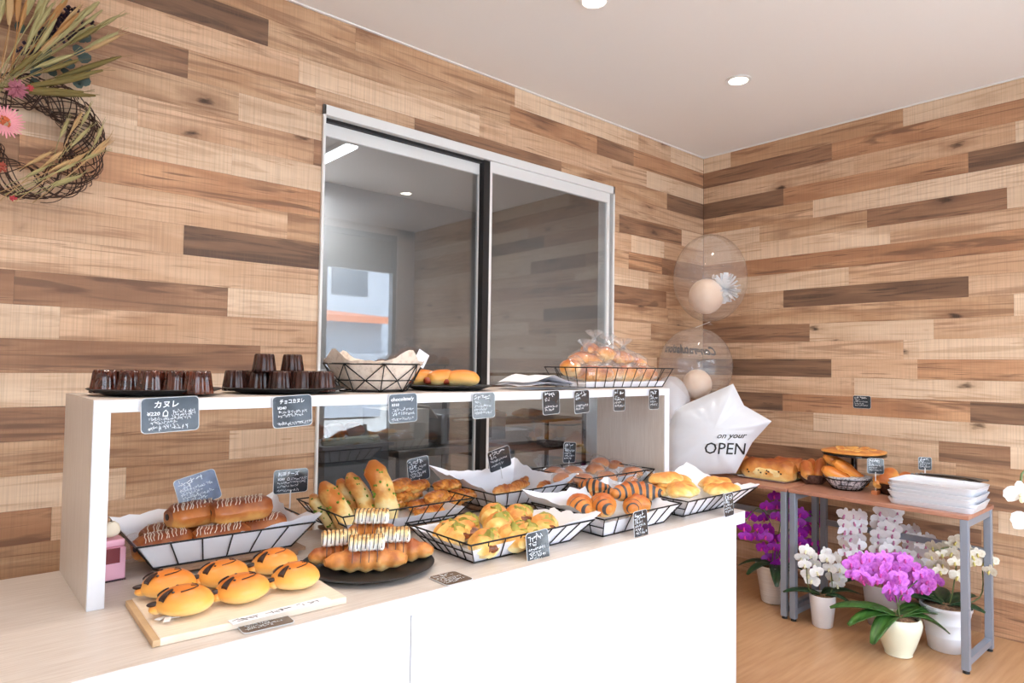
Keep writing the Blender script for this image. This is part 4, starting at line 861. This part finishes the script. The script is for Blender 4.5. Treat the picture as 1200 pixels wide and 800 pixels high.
# cake stand with pizza bread
p = W(1001, 560, x=-.255); cs = T('cake_stand', 'dark glass topped stand carrying the round pizza bread', 'stand', (p.x, p.y, TZ), 0)
sc_ = (p-CP).dot(FW)/FPX; zt = W(1001, 531, x=p.x).z
m = M(); m.lathe([(.05, 0), (.055, .006), (.02, .02), (.016, .05), (.016, zt-TZ-.03), (.03, zt-TZ-.012), (34*sc_, zt-TZ-.008), (34*sc_, zt-TZ), (.001, zt-TZ)], 40); ob('stand_body', m, mat('smoky_black', (30, 28, 32), .15), cs)
pz = T('pizza_bread', 'round flat pizza bread with browned cheese on the dark stand', 'bread', (p.x, p.y, zt)); m = M(); m.blob((0, 0, .010), (66*sc_, 66*sc_, .03), 30, .006, 30, 4, .8, pw=.75); ob('base', m, GOLD, pz)
m = M()
for k_ in range(14): a = k_*2.4; rr = .028*sqrt(k_); m.blob((rr*cos(a), rr*sin(a), .022), (.06, .05, .018), 10, .005, 40, k_)
ob('toppings', m, CHEESE, pz)
for i, (u, v, w_, h_, zz) in enumerate(((1026, 546, 18, 18, 0), (1084, 543, 14, 15, 0))):
    q = W(u, v, z=TZ+.1); q = W(u, v, x=(-.40, -.24)[i])
    card(0, 0, 1, 1, ['small black card on a pick between the two round baskets', 'small black card on a pick behind the white trays'][i], sc_lines(3, .5), loc=(q.x, q.y, q.z), yaw=-58, seed=40+i, wm=w_*(q-CP).dot(FW)/FPX, hm=h_*(q-CP).dot(FW)/FPX, pick=q.z-TZ-.025, group='cards on the bread table')
    cbk = T('card_block', 'small wooden block holding the %s card pick on the table' % ('left', 'right')[i], 'holder', (q.x, q.y, TZ)); m = M(); m.b6(-.02, .02, -.015, .015, 0, .02); ob('block', m, mat('orange_wood', (204, 132, 88), .5), cbk)
# stack of trays
TRW = mat('white_tray', (220, 223, 230), .25)
c0 = W(1110, 592, z=TZ+.03); c0 = Vector((-.455, -1.595, 0))
def tray_mesh():
    m = M(); a, b, h = .185, .135, .026; vs_ = []; n = 40
    def rr(a, b, r, z):
        o = []
        for cx, cy, a0 in ((a-r, b-r, 0), (-a+r, b-r, 90), (-a+r, -b+r, 180), (a-r, -b+r, 270)):
            for q in range(6): t_ = radians(a0+q*18); o.append((cx+r*cos(t_), cy+r*sin(t_), z))
        return o
    L_ = [rr(a-.012, b-.012, .03, 0), rr(a-.003, b-.003, .035, h*.75), rr(a, b, .038, h), rr(a-.004, b-.004, .036, h+.001), rr(a-.008, b-.008, .034, h*.7), rr(a-.022, b-.022, .028, .004)]
    n = len(L_[0]); vs_ = [v for l in L_ for v in l]; fs = [(k_*n+i, k_*n+(i+1) % n, (k_+1)*n+(i+1) % n, (k_+1)*n+i) for k_ in range(5) for i in range(n)]; fs += [tuple(range(n))[::-1], tuple(5*n+i for i in range(n))]
    return mesh('tray', m.add(vs_, fs), TRW, 50)
TM = tray_mesh()
for k_ in range(6):
    o = put(TM, 'serving_tray', (c0.x+.004*sin(k_*2), c0.y+.004*cos(k_*3), TZ+k_*.0175), 'white plastic serving tray on the table end, %s' % ['lowest of the stack', 'second from the bottom of the stack', 'third from the bottom of the stack', 'third from the top of the stack', 'second from the top of the stack', 'topmost of the stack'][k_], 'tray', 'stacked white trays', pi/2+.02*sin(k_))
q0 = W(1085, 557, x=-.27); 
for i in range(3):
    t = T('tongs', ['metal serving tongs lying behind the white trays, front pair', 'metal serving tongs lying behind the white trays, middle pair', 'metal serving tongs lying behind the white trays, rear pair'][i], 'tongs', (-.285+.02*i, -1.555-.02*i, TZ+.106+.004*i), -pi/2+.12*i-.1, 'serving tongs')
    for sg in (-1, 1):
        m = M(); m.sweep([(-.13, 0, .004), (-.04, sg*.012, .008), (.08, sg*.018, .006), (.12, sg*.022, .0), (.15, sg*.012, .0)], [.005, .007, .006, .014, .010], 8, .3); ob('arm', m, mat('dark_steel', (62, 56, 52), .5, .4) if i % 2 else STEEL, t)
    m = M(); m.blob((-.13, 0, .004), (.02, .02, .012), 8, 0, 1, 0, 1); ob('hinge', m, STEEL, t)
tr = T('tongs_tray', 'dark shallow basket behind the white trays holding the tongs', 'tray', (-.265, -1.555, TZ), pi/2)
m = M(); m.b6(-.13, .13, -.05, .05, 0, .004); m.b6(-.13, .13, -.05, -.046, 0, .10); m.b6(-.13, .13, .046, .05, 0, .10); m.b6(-.13, -.126, -.05, .05, 0, .10); m.b6(.126, .13, -.05, .05, 0, .10); ob('body', m, mat('dark_basket', (70, 58, 54), .6), tr)
# ---------------------------------------------------------------- orchids
LEAF = noisy('orchid_leaf', (46, 84, 34), (74, 118, 48), 8, .35, (1, 8, 1)); LEAFD = noisy('dark_orchid_leaf', (26, 52, 32), (44, 76, 42), 8, .35, (1, 8, 1)); STEM = mat('green_stem', (92, 104, 56), .5)
BARK = noisy('bark_chips', (150, 116, 84), (90, 64, 46), 80, .9)
def petal(m, ang_, l, w, cup, mi=0, z0=0):
    ca, sa = cos(ang_), sin(ang_); vs_ = []
    for k_ in range(5):
        f = k_/4; ww = w*sin(pi*min(1, .12+.80*f))**.7; r_ = l*f
        for s in (-1, 0, 1): vs_.append((ca*r_-sa*s*ww/2, sa*r_+ca*s*ww/2, z0+cup*f*f*l-abs(s)*.12*ww+.0008))
    m.add(vs_, [(3*k_+i, 3*k_+i+1, 3*k_+i+4, 3*k_+i+3) for k_ in range(4) for i in range(2)], mi)
def flower_mesh(name, mats):
    m = M()
    for a in (pi/2, pi/2+2.1, pi/2-2.1): petal(m, a, .042, .028, -.08, 0, -.002)
    for a in (.12, pi-.12): petal(m, a, .046, .050, .05, 0, .001)
    m.blob((0, -.002, .006), (.012, .012, .012), 8, 0, 1, 0, 1, 1); m.blob((0, -.014, .010), (.014, .022, .010), 8, .002, 60, 1, 1, 1)
    return mesh(name, m, mats, 60)
def FM(nm, a, b, c): return flower_mesh(nm, [noisy(nm+'_petal', a, b, 60, .5, **{'Subsurface Weight': .0}), mat(nm+'_lip', c, .5)])
F_PUR = FM('purple_flower', (176, 20, 190), (140, 12, 160), (230, 60, 170)); F_WHT = FM('white_flower', (244, 244, 242), (232, 232, 232), (240, 236, 200))
F_WPK = FM('pink_lip_flower', (253, 252, 254), (250, 248, 252), (206, 130, 170)); F_PNK = FM('pink_flower', (222, 130, 228), (186, 78, 202), (204, 70, 170)); F_IVO = FM('ivory_flower', (240, 234, 220), (222, 212, 190), (214, 200, 120))
def orchid(label, base, pot, flowers, fm, leaves, stems=None, fs=1.0, leafm=LEAF, seed=0, grp=None, soil=True):
    """pot = (profile, material, ridges); flowers = world points; leaves = (angle, length, width, droop)"""
    t = T('potted_orchid', label, 'plant', base, 0, grp); R = random.Random(seed)
    prof, pm, fn = pot; m = M(); m.lathe(prof, 48, fn=fn); ob('pot', m, pm, t, sharp=45); H = max(z for r, z in prof)
    if soil: m = M(); m.blob((0, 0, H-.02), (2*prof[-3][0]*.93, 2*prof[-3][0]*.93, .04), 20, .008, 60, 1); ob('bark', m, BARK, t)
    for a, l, w, dp in leaves:
        m = M(); vs_ = []; K = 9
        for k_ in range(K):
            f = k_/(K-1); r_ = l*f; z = H-.01+l*.35*f-dp*l*f*f; ww = w*sin(pi*(.06+.9*f))**.6
            for s in (-1, -.5, 0, .5, 1): vs_.append((cos(a)*r_-sin(a)*s*ww/2, sin(a)*r_+cos(a)*s*ww/2, z+abs(s)*.22*ww))
        m.add(vs_, [(5*k_+i, 5*k_+i+1, 5*k_+i+6, 5*k_+i+5) for k_ in range(K-1) for i in range(4)]); o = ob('leaf', m, leafm, t, sharp=80)
        md = o.modifiers.new('thickness', 'SOLIDIFY'); md.thickness = .0025
    b = Vector(base)
    for st in (stems or []):
        m = M(); m.tube(smooth([(R.uniform(-.01, .01), R.uniform(-.01, .01), H-.02)]+[tuple(Vector(q)-b) for q in st], 5), .003, 6); ob('stem', m, STEM, t)
    for q in flowers:
        o = bpy.data.objects.new('flower', fm); COL.objects.link(o); o.parent = t; o.location = Vector(q)-b
        d = (CP-Vector(q)); d.z = 0; d.normalize(); d = (d+Vector((R.uniform(-.6, .6), R.uniform(-.6, .6), R.uniform(-.25, .3)))).normalized()
        up = Vector((0, 0, 1)); xx = up.cross(d).normalized(); yy = d.cross(xx); Mx = Matrix((xx, yy, d)).transposed() @ Matrix.Rotation(R.uniform(-.35, .35), 3, 'Z'); o.rotation_euler = Mx.to_euler(); o.scale = (fs*R.uniform(.88, 1.1),)*3
    return t
def fill(poly_rows, depth, step, seed, jd=.05, ju=2):
    """flower points for clusters given as (u0,u1,v) rows"""
    R = random.Random(seed); o = []
    for u0, u1, v in poly_rows:
        n = max(1, round((u1-u0)/step))
        for i in range(n): u = u0+(u1-u0)*(i+.5)/n; o.append(W(u+R.uniform(-ju, ju), v+R.uniform(-ju, ju), d=depth+R.uniform(-jd, jd)))
    return o
def dep(x, y, z=.3): return (Vector((x, y, z))-CP).dot(FW)
rib = lambda t_, th: 1+.012*cos(24*th)
# purple
bx, by = -.40, -.735; d = dep(bx, by)
pot1 = ([(.062, 0), (.068, .004), (.098, .20), (.102, .215), (.096, .212), (.09, .205)], noisy('ribbed_pot', (226, 220, 214), (210, 202, 196), 3, .5, (1, 1, 60)), rib)
rows = [(872, 890, 604), (866, 910, 618), (866, 925, 630), (888, 928, 642), (868, 880, 628), (896, 930, 652), (905, 926, 662), (915, 922, 672), (893, 930, 592), (900, 930, 580), (890, 930, 606), (930, 962, 600), (930, 964, 612), (930, 955, 624), (930, 960, 636), (938, 966, 648), (945, 968, 656), (950, 968, 666)]
orchid('tall purple orchid in a ribbed white pot behind the table legs', (bx, by, 0), pot1, fill(rows, d, 13, 1, .06), F_PUR, [(pi*.9, .2, .06, .5), (-2.6, .22, .06, .6), (.6, .18, .06, .5), (-.8, .2, .06, .6), (1.9, .2, .06, .5), (-1.8, .16, .05, .5)],
       [(W(905, 620, d=d), W(890, 595, d=d), W(872, 612, d=d-.03)), (W(915, 610, d=d), W(925, 585, d=d)), (W(925, 620, d=d), W(945, 600, d=d), W(960, 615, d=d-.03))], .88, LEAFD, 1)
# white small
q = W(964, 733, z=0); d = dep(q.x, q.y)
rows = [(938, 948, 643), (936, 956, 652), (936, 962, 661), (940, 963, 671), (945, 962, 680), (962, 975, 646), (964, 984, 655), (964, 988, 665), (968, 990, 675), (975, 990, 684)]
orchid('small white orchid in a smooth white pot between the table legs', (q.x, q.y, 0), ([(.045, 0), (.05, .005), (.066, .155), (.066, .165), (.06, .165), (.058, .15)], POTW, None), fill(rows, d, 12, 2, .03), F_WHT, [(ang+.2, .22, .06, .35), (ang+pi-.1, .2, .06, .3), (ang+.7, .18, .05, .4), (ang+2.6, .18, .05, .4), (ang-.5, .14, .05, .5)],
       [(W(948, 690, d=d), W(945, 655, d=d)), (W(975, 690, d=d), W(972, 655, d=d))], .82, LEAFD, 2)
# cascading white with pink lips
bx, by = -.28, -1.30; d = dep(bx, by)
rows = [(a, b, v) for v in range(603, 656, 9) for a, b in ((986-(v-603)*.06, 1014-(v-603)*.1),)]+[(1024, 1052, v) for v in range(608, 645, 9)]+[(1026, 1056, 600), (1058, 1078, 622)]+[(1058, 1094, v) for v in range(631, 665, 9)]
orchid('tall white orchid with pink lips in three hanging cascades behind the pink one', (bx, by, 0), ([(.085, 0), (.09, .005), (.115, .21), (.118, .225), (.11, .22), (.108, .2)], mat('grey_white_pot', (206, 206, 212), .35), None), fill(rows, d, 10.5, 3, .03, 1.5), F_WPK, [(ang+.3, .24, .07, .5), (ang+2.8, .24, .07, .5), (ang+1.5, .2, .06, .5), (ang-1.2, .2, .07, .5)],
       [(W(1015, 660, d=d+.05), W(1008, 612, d=d+.05), W(998, 604, d=d+.05), W(998, 650, d=d+.04)), (W(1035, 660, d=d+.05), W(1045, 606, d=d+.05), W(1040, 640, d=d+.04)), (W(1070, 670, d=d+.05), W(1082, 630, d=d+.05), W(1075, 632, d=d+.04))], .86, LEAFD, 3)
# pink
q = W(1053, 766, z=0); d = dep(q.x, q.y)
rows = [(1000, 1030, 656), (996, 1062, 664), (994, 1085, 673), (1000, 1100, 682), (1020, 1096, 665), (1035, 1080, 690), (1068, 1098, 672), (1072, 1085, 690), (1004, 1020, 650), (1040, 1056, 654)]
rows = [(994, 1012, 662), (998, 1064, 655), (994, 1075, 664), (996, 1090, 673), (1006, 1102, 681), (1036, 1092, 690), (1040, 1062, 698)]
orchid('pink purple orchid with broad green leaves in a cream vase pot', (q.x, q.y, 0), ([(.055, 0), (.060, .004), (.059, .012), (.075, .05), (.097, .12), (.102, .15), (.096, .175), (.090, .18), (.086, .175), (.08, .15)], mat('cream_pot', (240, 240, 214), .25), None), fill(rows, d, 8.5, 4, .05), F_PNK,
       [(ang+pi+.15, .26, .085, .45), (ang+pi-.25, .30, .09, .30), (ang+pi+.6, .24, .08, .65), (ang+.15, .22, .08, .35), (ang-.2, .22, .075, .6), (ang+.5, .24, .08, .3), (ang+pi-.7, .22, .07, .3)],
       [(W(1050, 700, d=d), W(1035, 665, d=d)), (W(1055, 700, d=d), W(1075, 680, d=d))], .82, LEAF, 4)
# ivory
q = W(1120, 763, z=0); q = Vector((-.37, -1.60, 0)); d = dep(q.x, q.y)
rows = [(1088, 1120, 640), (1085, 1122, 650), (1090, 1124, 660), (1092, 1108, 670), (1115, 1126, 674), (1112, 1126, 635), (1128, 1142, 642), (1132, 1160, 650), (1138, 1168, 658), (1155, 1168, 667), (1120, 1132, 630)]
orchid('ivory orchid in a banded white pot at the right end of the table', (q.x, q.y, 0), ([(.072, 0), (.077, .004), (.086, .07), (.088, .075), (.086, .08), (.097, .135), (.099, .14), (.097, .145), (.108, .195), (.112, .20), (.112, .215), (.105, .215), (.103, .19)], POTW, None), fill(rows, d, 11, 5, .04), F_IVO,
       [(ang+.3, .2, .08, .2), (ang+pi-.3, .24, .08, .3), (ang+1.2, .2, .08, .2), (ang+2.2, .2, .08, .2), (ang-.8, .16, .07, .3)],
       [(W(1115, 700, d=d), W(1120, 645, d=d), W(1095, 645, d=d)), (W(1148, 700, d=d), W(1152, 660, d=d), W(1162, 652, d=d))], .80, LEAFD, 5)
# white orchid entering at the right edge of the frame
bx, by = -1.95, -2.82; q = W(1212, 600, d=1.75); bx, by = q.x+.12, q.y-.15
stl = T('plant_stool', 'white round stool just outside the right edge of the frame', 'stool', (bx, by, 0)); m = M(); m.lathe([(.15, .50), (.16, .505), (.16, .525), (.001, .53)], 32); ob('seat', m, WHT, stl)
for k_ in range(3): a = k_*2.1; m = M(); m.tube([(.11*cos(a), .11*sin(a), .505), (.15*cos(a), .15*sin(a), 0)], .012, 8); ob('leg', m, WHT, stl)
fl = [W(1196, 579, d=1.75), W(1206, 612, d=1.75), W(1226, 570, d=1.76), W(1232, 600, d=1.76), W(1222, 640, d=1.77)]
b_ = Vector((bx, by, .53))
orchid('white orchid whose blooms enter at the right edge of the photo', tuple(b_), ([(.05, 0), (.055, .004), (.07, .13), (.07, .14), (.064, .14), (.062, .12)], POTW, None), fl, F_WHT, [(.5, .15, .06, .4), (3.5, .15, .06, .4)], [(b_+Vector((0, 0, .3)), fl[2]+Vector((0, .03, .03)), fl[0])], .85, LEAF, 6)
# ---------------------------------------------------------------- balloons
CLB = clear('clear_balloon', (.985, .98, .975), .06, .03, .07, .8, (1, .97, .94)); PEACH = mat('peach_balloon', (240, 216, 196), .3); PEARL = mat('pearl_balloon', (236, 238, 242), .25)
def balloon(u, v, r_px, label, d, fill_, e=1.08):
    c = W(u, v, d=d); r = r_px*d/FPX; t = T('clear_balloon', label, 'balloon', c, 0, 'clear balloons')
    m = M(); m.lathe([(max(.0001, r*sin(pi*k_/24)*(1+.0*k_)), r*e*-cos(pi*k_/24)) for k_ in range(25)], 48); ob('skin', m, CLB, t, sharp=80)
    m = M(); m.lathe([(.02, -r*e-.02), (.006, -r*e-.006), (.012, -r*e+.004)], 12); ob('knot', m, CLB, t)
    for (nm, a, b, z, s, mt) in fill_:
        p = dr*(a*r)+df*(b*r); m = M(); m.blob((p.x, p.y, z*r), (2*s*r, 2*s*r, 2.1*s*r), 24, 0, 1, 0, 1); ob(nm, m, mt, t)
    return t, c, r
bu, cu, ru = balloon(832, 326, 42, 'upper clear balloon with small peach and white balloons inside', 4.27, [('inner_balloon', -.14, -.1, -.52, .47, PEACH)], 1.22)
m = M(); R = random.Random(5)
for k_ in range(90):
    v_ = Vector((R.gauss(0, 1), R.gauss(0, 1), R.gauss(0, 1))).normalized(); c_ = dr*(.38*ru)+df*(-.1*ru)+Vector((0, 0, -.30*ru)); m.sweep([c_, c_+v_*.07, c_+v_*.10+Vector((0, 0, .004))], [.003, .016, .012], 5, .3)
ob('white_pompom', m, PEARL, bu, kind='stuff', label='fluffy white pompom')
bl_, cl, rl = balloon(815, 429, 42, 'lower clear balloon with congratulations lettering', 4.25, [('inner_balloon', .05, 0, -.50, .40, PEACH)])
def wrap_text(s, t, r, lat, a0, a1, size, mirror, mt, name='lettering'):
    me = text_mesh(s, size, .4, 0, .003); mx = max(v.co.x for v in me.vertices); base = atan2(-df.y, -df.x); m = M(); vs_ = []
    for v in me.vertices:
        f = v.co.x/mx; a = base+(a0+(a1-a0)*f); z = lat+v.co.y+.02*sin(f*pi*.5); rr = sqrt(max(0, r*r-(z/1.08)**2))*1.004; vs_.append((rr*cos(a), rr*sin(a), z))
    m.add(vs_, [tuple(p.vertices) for p in me.polygons]); bpy.data.meshes.remove(me); ob(name, m, mt, t)
wrap_text('Congratulations', bl_, rl, .07*rl/.22, pi-.95+.0, pi+.95, .075, True, mat('black_ink', (26, 26, 30), .5))
m = M(); m.tube([(cu.x-cl.x, cu.y-cl.y, cu.z-cl.z-ru*1.22), (.0, .0, rl*1.08)], .0015, 5); m.tube([(0, 0, -rl*1.08), (.0, .02, TZ-cl.z+.01)], .003, 6); ob('ribbon', m, mat('white_ribbon', (240, 236, 230), .5), bl_)
pc = W(786, 474, d=4.2); m = M(); m.blob((0, 0, 0), (.24, .24, .36), 28, 0, 1, 0, 1); pb = T('pearl_balloon', 'white pearl balloon half hidden behind the shelf side panel', 'balloon', pc); ob('skin', m, clear('pearl_skin', (.9, .9, .92), .1, .1, .5, .5, (.95, .95, 1)), pb)
m = M(); m.tube([(0, 0, -.2), (.02, .02, TZ-pc.z+.005)], .003); m.lathe([(.05, TZ-pc.z), (.05, TZ-pc.z+.012), (.001, TZ-pc.z+.014)], 20, (.02, .02, 0)); ob('weight', m, PEARL, pb)
# star foil balloon
SD = 4.02; O = W(836, 505, d=SD); k_ = SD/FPX
out2 = [(858, 449), (870, 474), (900, 491), (879, 516), (861, 552), (822, 556), (786, 553), (782, 520), (790, 481), (822, 466)]
pts2 = [((u-836)*k_, -(v-505)*k_) for u, v in out2]
def dens(P, n):
    o = []
    for i in range(len(P)):
        a, b = P[i], P[(i+1) % len(P)]
        for j in range(n): o.append((a[0]+(b[0]-a[0])*j/n, a[1]+(b[1]-a[1])*j/n))
    return o
rim = dens(pts2, 8); n = len(rim); vs_ = []; fs = []; LV = 9
for sgn in (1, -1):
    b0 = len(vs_)
    for l in range(LV):
        f = 1-l/(LV-1)*.98
        for i, (x, y) in enumerate(rim):
            puff = .085*(1-f**2.2)**.55; wr_ = .003*sin(i*1.55)*f**4*(1-f)*8
            vs_.append((x*f, y*f, sgn*(puff+wr_)))
    for l in range(LV-1):
        for i in range(n): fs.append((b0+l*n+i, b0+l*n+(i+1) % n, b0+(l+1)*n+(i+1) % n, b0+(l+1)*n+i))
    fs.append(tuple(b0+(LV-1)*n+i for i in range(n)))
st = T('star_balloon', 'white star shaped foil balloon printed on your OPEN beside the shelf', 'balloon', O)
dz = (CP-O).normalized(); xx = Vector((0, 0, 1)).cross(dz).normalized(); yy = dz.cross(xx); st.rotation_euler = Matrix((xx, yy, dz)).transposed().to_euler()
m = M().add(vs_, fs); fo = ob('foil', m, mat('white_foil', (224, 227, 234), .28, 0, **{'Coat Weight': .4}), st, sharp=80)
m = M(); INKB = mat('black_ink', (26, 26, 30), .5)
def star_text(s, x, y, size, rot, shear, w, bold=.0):
    me = text_mesh(s, size, shear, 0, bold); mx = max(v.co.x for v in me.vertices); sc = w/mx; q = []
    for v in me.vertices: X, Y = v.co.x*sc, v.co.y; q.append((x+X*cos(rot)-Y*sin(rot), y+X*sin(rot)+Y*cos(rot)))
    def zf(x, y):
        a = atan2(y, x); best = min(range(n), key=lambda i: abs((atan2(rim[i][1], rim[i][0])-a+pi) % (2*pi)-pi)); r = sqrt(x*x+y*y)/max(1e-6, sqrt(rim[best][0]**2+rim[best][1]**2)); r = min(r, .99); return .085*(1-r**2.2)**.55+.003
    m.add([(a, b, zf(a, b)) for a, b in q], [tuple(p.vertices) for p in me.polygons]); bpy.data.meshes.remove(me)
star_text('OPEN', (825-836)*k_, -(531-505)*k_, .095, .02, .15, 47*k_, .0005)
star_text('on your', (839-836)*k_, -(513-505)*k_, .046, .05, .5, 34*k_, .0004)
ob('lettering', m, INKB, st)
# ---------------------------------------------------------------- dried flower wreath
wc = W(38, 160, y=-.05); sc_ = (wc-CP).dot(FW)/FPX
wt = T('dried_wreath', 'vine wreath of dried grasses and pink flowers hanging on the planked wall', 'wreath', (wc.x, 0, wc.z))
R_ = random.Random(11); VINE = mat('dark_vine', (70, 48, 40), .8); Rm = .149; ra, rb_ = .056, .035
m = M()
for k_ in range(95):
    a0 = R_.uniform(0, 2*pi); sp_ = R_.uniform(.8, 2.2)*R_.choice((-1, 1)); tw_ = R_.uniform(2.5, 7)*R_.choice((-1, 1)); ph = R_.uniform(0, 2*pi); jr = R_.uniform(.75, 1.12); pts = []
    for q in range(22):
        f = q/21; a = a0+sp_*f; b = ph+tw_*f; r = Rm+ra*jr*cos(b); pts.append((r*cos(a), -.045+rb_*jr*sin(b), r*sin(a)))
    m.tube(pts, R_.uniform(.0012, .0024), 5)
ob('vine_ring', m, VINE, wt, kind='stuff')
GR = [mat('straw_green', (166, 156, 108), .7), mat('straw_tan', (188, 154, 108), .7), mat('straw_olive', (120, 106, 58), .8), mat('straw_gold', (176, 128, 76), .7)]
def wl_(u, v, y=-.1): q = W(u, v, y=y); return (q.x-wc.x, q.y, q.z-wc.z)
def stalk(u0, v0, u1, v1, mt, head=.10, hr=.008, y0=-.09, y1=-.13, bend=6, awn=True, name='wheat_stalk'):
    a = Vector(wl_(u0, v0, y0)); b = Vector(wl_(u1, v1, y1)); c = Vector(wl_((u0+u1)/2+R_.uniform(-bend, bend), (v0+v1)/2+R_.uniform(-bend, bend)*.5, (y0+y1)/2-.01)); pts = smooth([a, c, b], 5); m = M(); m.tube(pts, .0013, 4)
    d = (b-c).normalized(); s = b-d*head; K = 9
    m.sweep([s+d*head*k_/(K-1) for k_ in range(K)], [.001+hr*sin(pi*(k_+.6)/(K+.4)) for k_ in range(K)], 7, .7, nz=.002, nf=200)
    if awn:
        for k_ in range(10):
            f = R_.uniform(.1, 1); o_ = Vector((R_.uniform(-1, 1), R_.uniform(-.6, .2), R_.uniform(-1, 1)))*.25; q = s+d*head*f; m.tube([q, q+(d+o_).normalized()*.04], .0006, 3)
    ob(name, m, mt, wt)
for (u, v) in ((55, -2), (62, 4), (75, 5), (95, 6), (40, -20), (30, -25), (12, -20), (85, -12), (100, 18), (120, 12), (140, 18), (70, -20), (50, -30), (110, 30), (-10, -20), (22, -15), (80, -2), (48, 12), (66, 22), (105, 8), (128, 26), (34, -5), (5, -12), (90, 25), (72, 38), (58, -15), (116, 2)):
    stalk(R_.uniform(-12, 12), R_.uniform(92, 108), u, v, R_.choice(GR[:2]+GR[:1]+GR[3:]), R_.uniform(.09, .16), R_.uniform(.007, .012), awn=R_.random() < .6)
for (u0, v0, u1, v1) in ((15, 96, 92, 16), (12, 88, 48, 60), (14, 94, 118, 30), (18, 96, 138, 38), (20, 96, 140, 42), (12, 92, 85, 64), (15, 94, 92, 70)):
    stalk(u0, v0, u1, v1, R_.choice(GR), .12, .010, -.1, -.14, 4)
for (u0, v0, u1, v1) in ((0, 235, 72, 178), (8, 232, 90, 190), (15, 238, 100, 180), (5, 228, 118, 178), (38, 238, 128, 162), (62, 190, 80, 140), (68, 188, 105, 128), (70, 186, 96, 132), (96, 190, 120, 148), (5, 218, 55, 195), (20, 200, 60, 178), (40, 228, 96, 205), (70, 215, 125, 170), (15, 230, 85, 208), (78, 178, 104, 150), (0, 225, 88, 186)):
    stalk(u0, v0, u1, v1, GR[R_.choice((0, 0, 1))], R_.uniform(.06, .10), .008, -.1, -.11, 3)
for (u1, v1) in ((142, 66), (105, 90), (120, 82), (98, 108), (112, 112)):      # olive sprays
    stalk(20, 105, u1, v1, GR[2], .22, .012, -.08, -.12, 3, True, 'olive_spray')
for (u0, v0, u1, v1) in ((22, 62, 92, 8), (30, 66, 110, 30), (45, 62, 80, 10)):      # dark purple spikes
    m = M(); a, b = Vector(wl_(u0, v0, -.06)), Vector(wl_(u1, v1, -.08))
    for k_ in range(60): q = a.lerp(b, R_.random())+Vector((R_.gauss(0, .009), R_.gauss(0, .006), R_.gauss(0, .009))); m.blob(q, (.014, .010, .014), 5, 0, 1, 0, 1)
    m.tube([Vector(wl_(10, 96, -.06)), a, b], .0015, 4); ob('purple_spike', m, mat('dark_purple', (52, 36, 58), .8), wt)
EUC = mat('eucalyptus', (70, 86, 80), .6)
for i in range(26):
    u, v = R_.choice(((R_.uniform(18, 105), R_.uniform(20, 98)), (R_.uniform(50, 100), R_.uniform(55, 100)))); q = Vector(wl_(u, v, R_.uniform(-.05, -.09))); m = M(); m.blob(q, (R_.uniform(.028, .046), .003, R_.uniform(.028, .046)), 8, 0, 1, 0, 1, rot=Matrix.Rotation(R_.uniform(-1, 1), 3, 'Y')@Matrix.Rotation(R_.uniform(-.6, .6), 3, 'X'))
    m.v = [tuple(Vector(v_)) for v_ in m.v]; ob('eucalyptus_leaf', m, EUC, wt)
q = Vector(wl_(6, 142, -.15)); g = M(); 
for k_ in range(30):
    a = 2*pi*k_/30; l = .052 if k_ % 2 else .046; dx, dz_ = cos(a), sin(a); b = Vector((dx, 0, dz_)); pr_ = Vector((-dz_, 0, dx))
    P0, P1, P2 = q+b*.014, q+b*l*.7+Vector((0, .004, 0)), q+b*l; w_ = .0032
    m = M(); m.add([P0-pr_*w_*.5, P0+pr_*w_*.5, P1+pr_*w_, P1-pr_*w_, P2+pr_*w_*.4, P2-pr_*w_*.4, P1+Vector((0, -.002, 0))], [(0, 1, 2, 6), (0, 6, 3), (3, 6, 5), (6, 4, 5), (6, 2, 4)]); ob('gerbera_petal', m, mat('pink_petal', (226, 150, 160), .6), wt)
m = M(); [m.blob(q+Vector((R_.gauss(0, .006), -.004, R_.gauss(0, .006))), (.008, .008, .008), 5, 0, 1, 0, 1) for _ in range(40)]; ob('gerbera_centre', m, mat('orange_centre', (206, 110, 70), .7), wt)
for nm, u, v, mtt, s, cnt_ in (('pink_thistle', 20, 104, mat('dusty_pink', (190, 120, 136), .8), .034, 130), ('red_blossom', 35, 103, mat('dusty_red', (196, 76, 84), .8), .013, 30), ('red_blossom', 15, 232, mat('dusty_red', (196, 76, 84), .8), .012, 20), ('rust_spike', 0, 195, mat('rust', (176, 84, 66), .8), .022, 40)):
    m = M(); q = Vector(wl_(u, v, -.13))
    for k_ in range(cnt_): v_ = Vector((R_.gauss(0, 1), R_.gauss(0, .6), R_.gauss(0, 1))).normalized()*s*R_.uniform(.5, 1); m.sweep([q+v_*.3, q+v_], [.003, .0015], 4)
    ob(nm, m, mtt, wt)
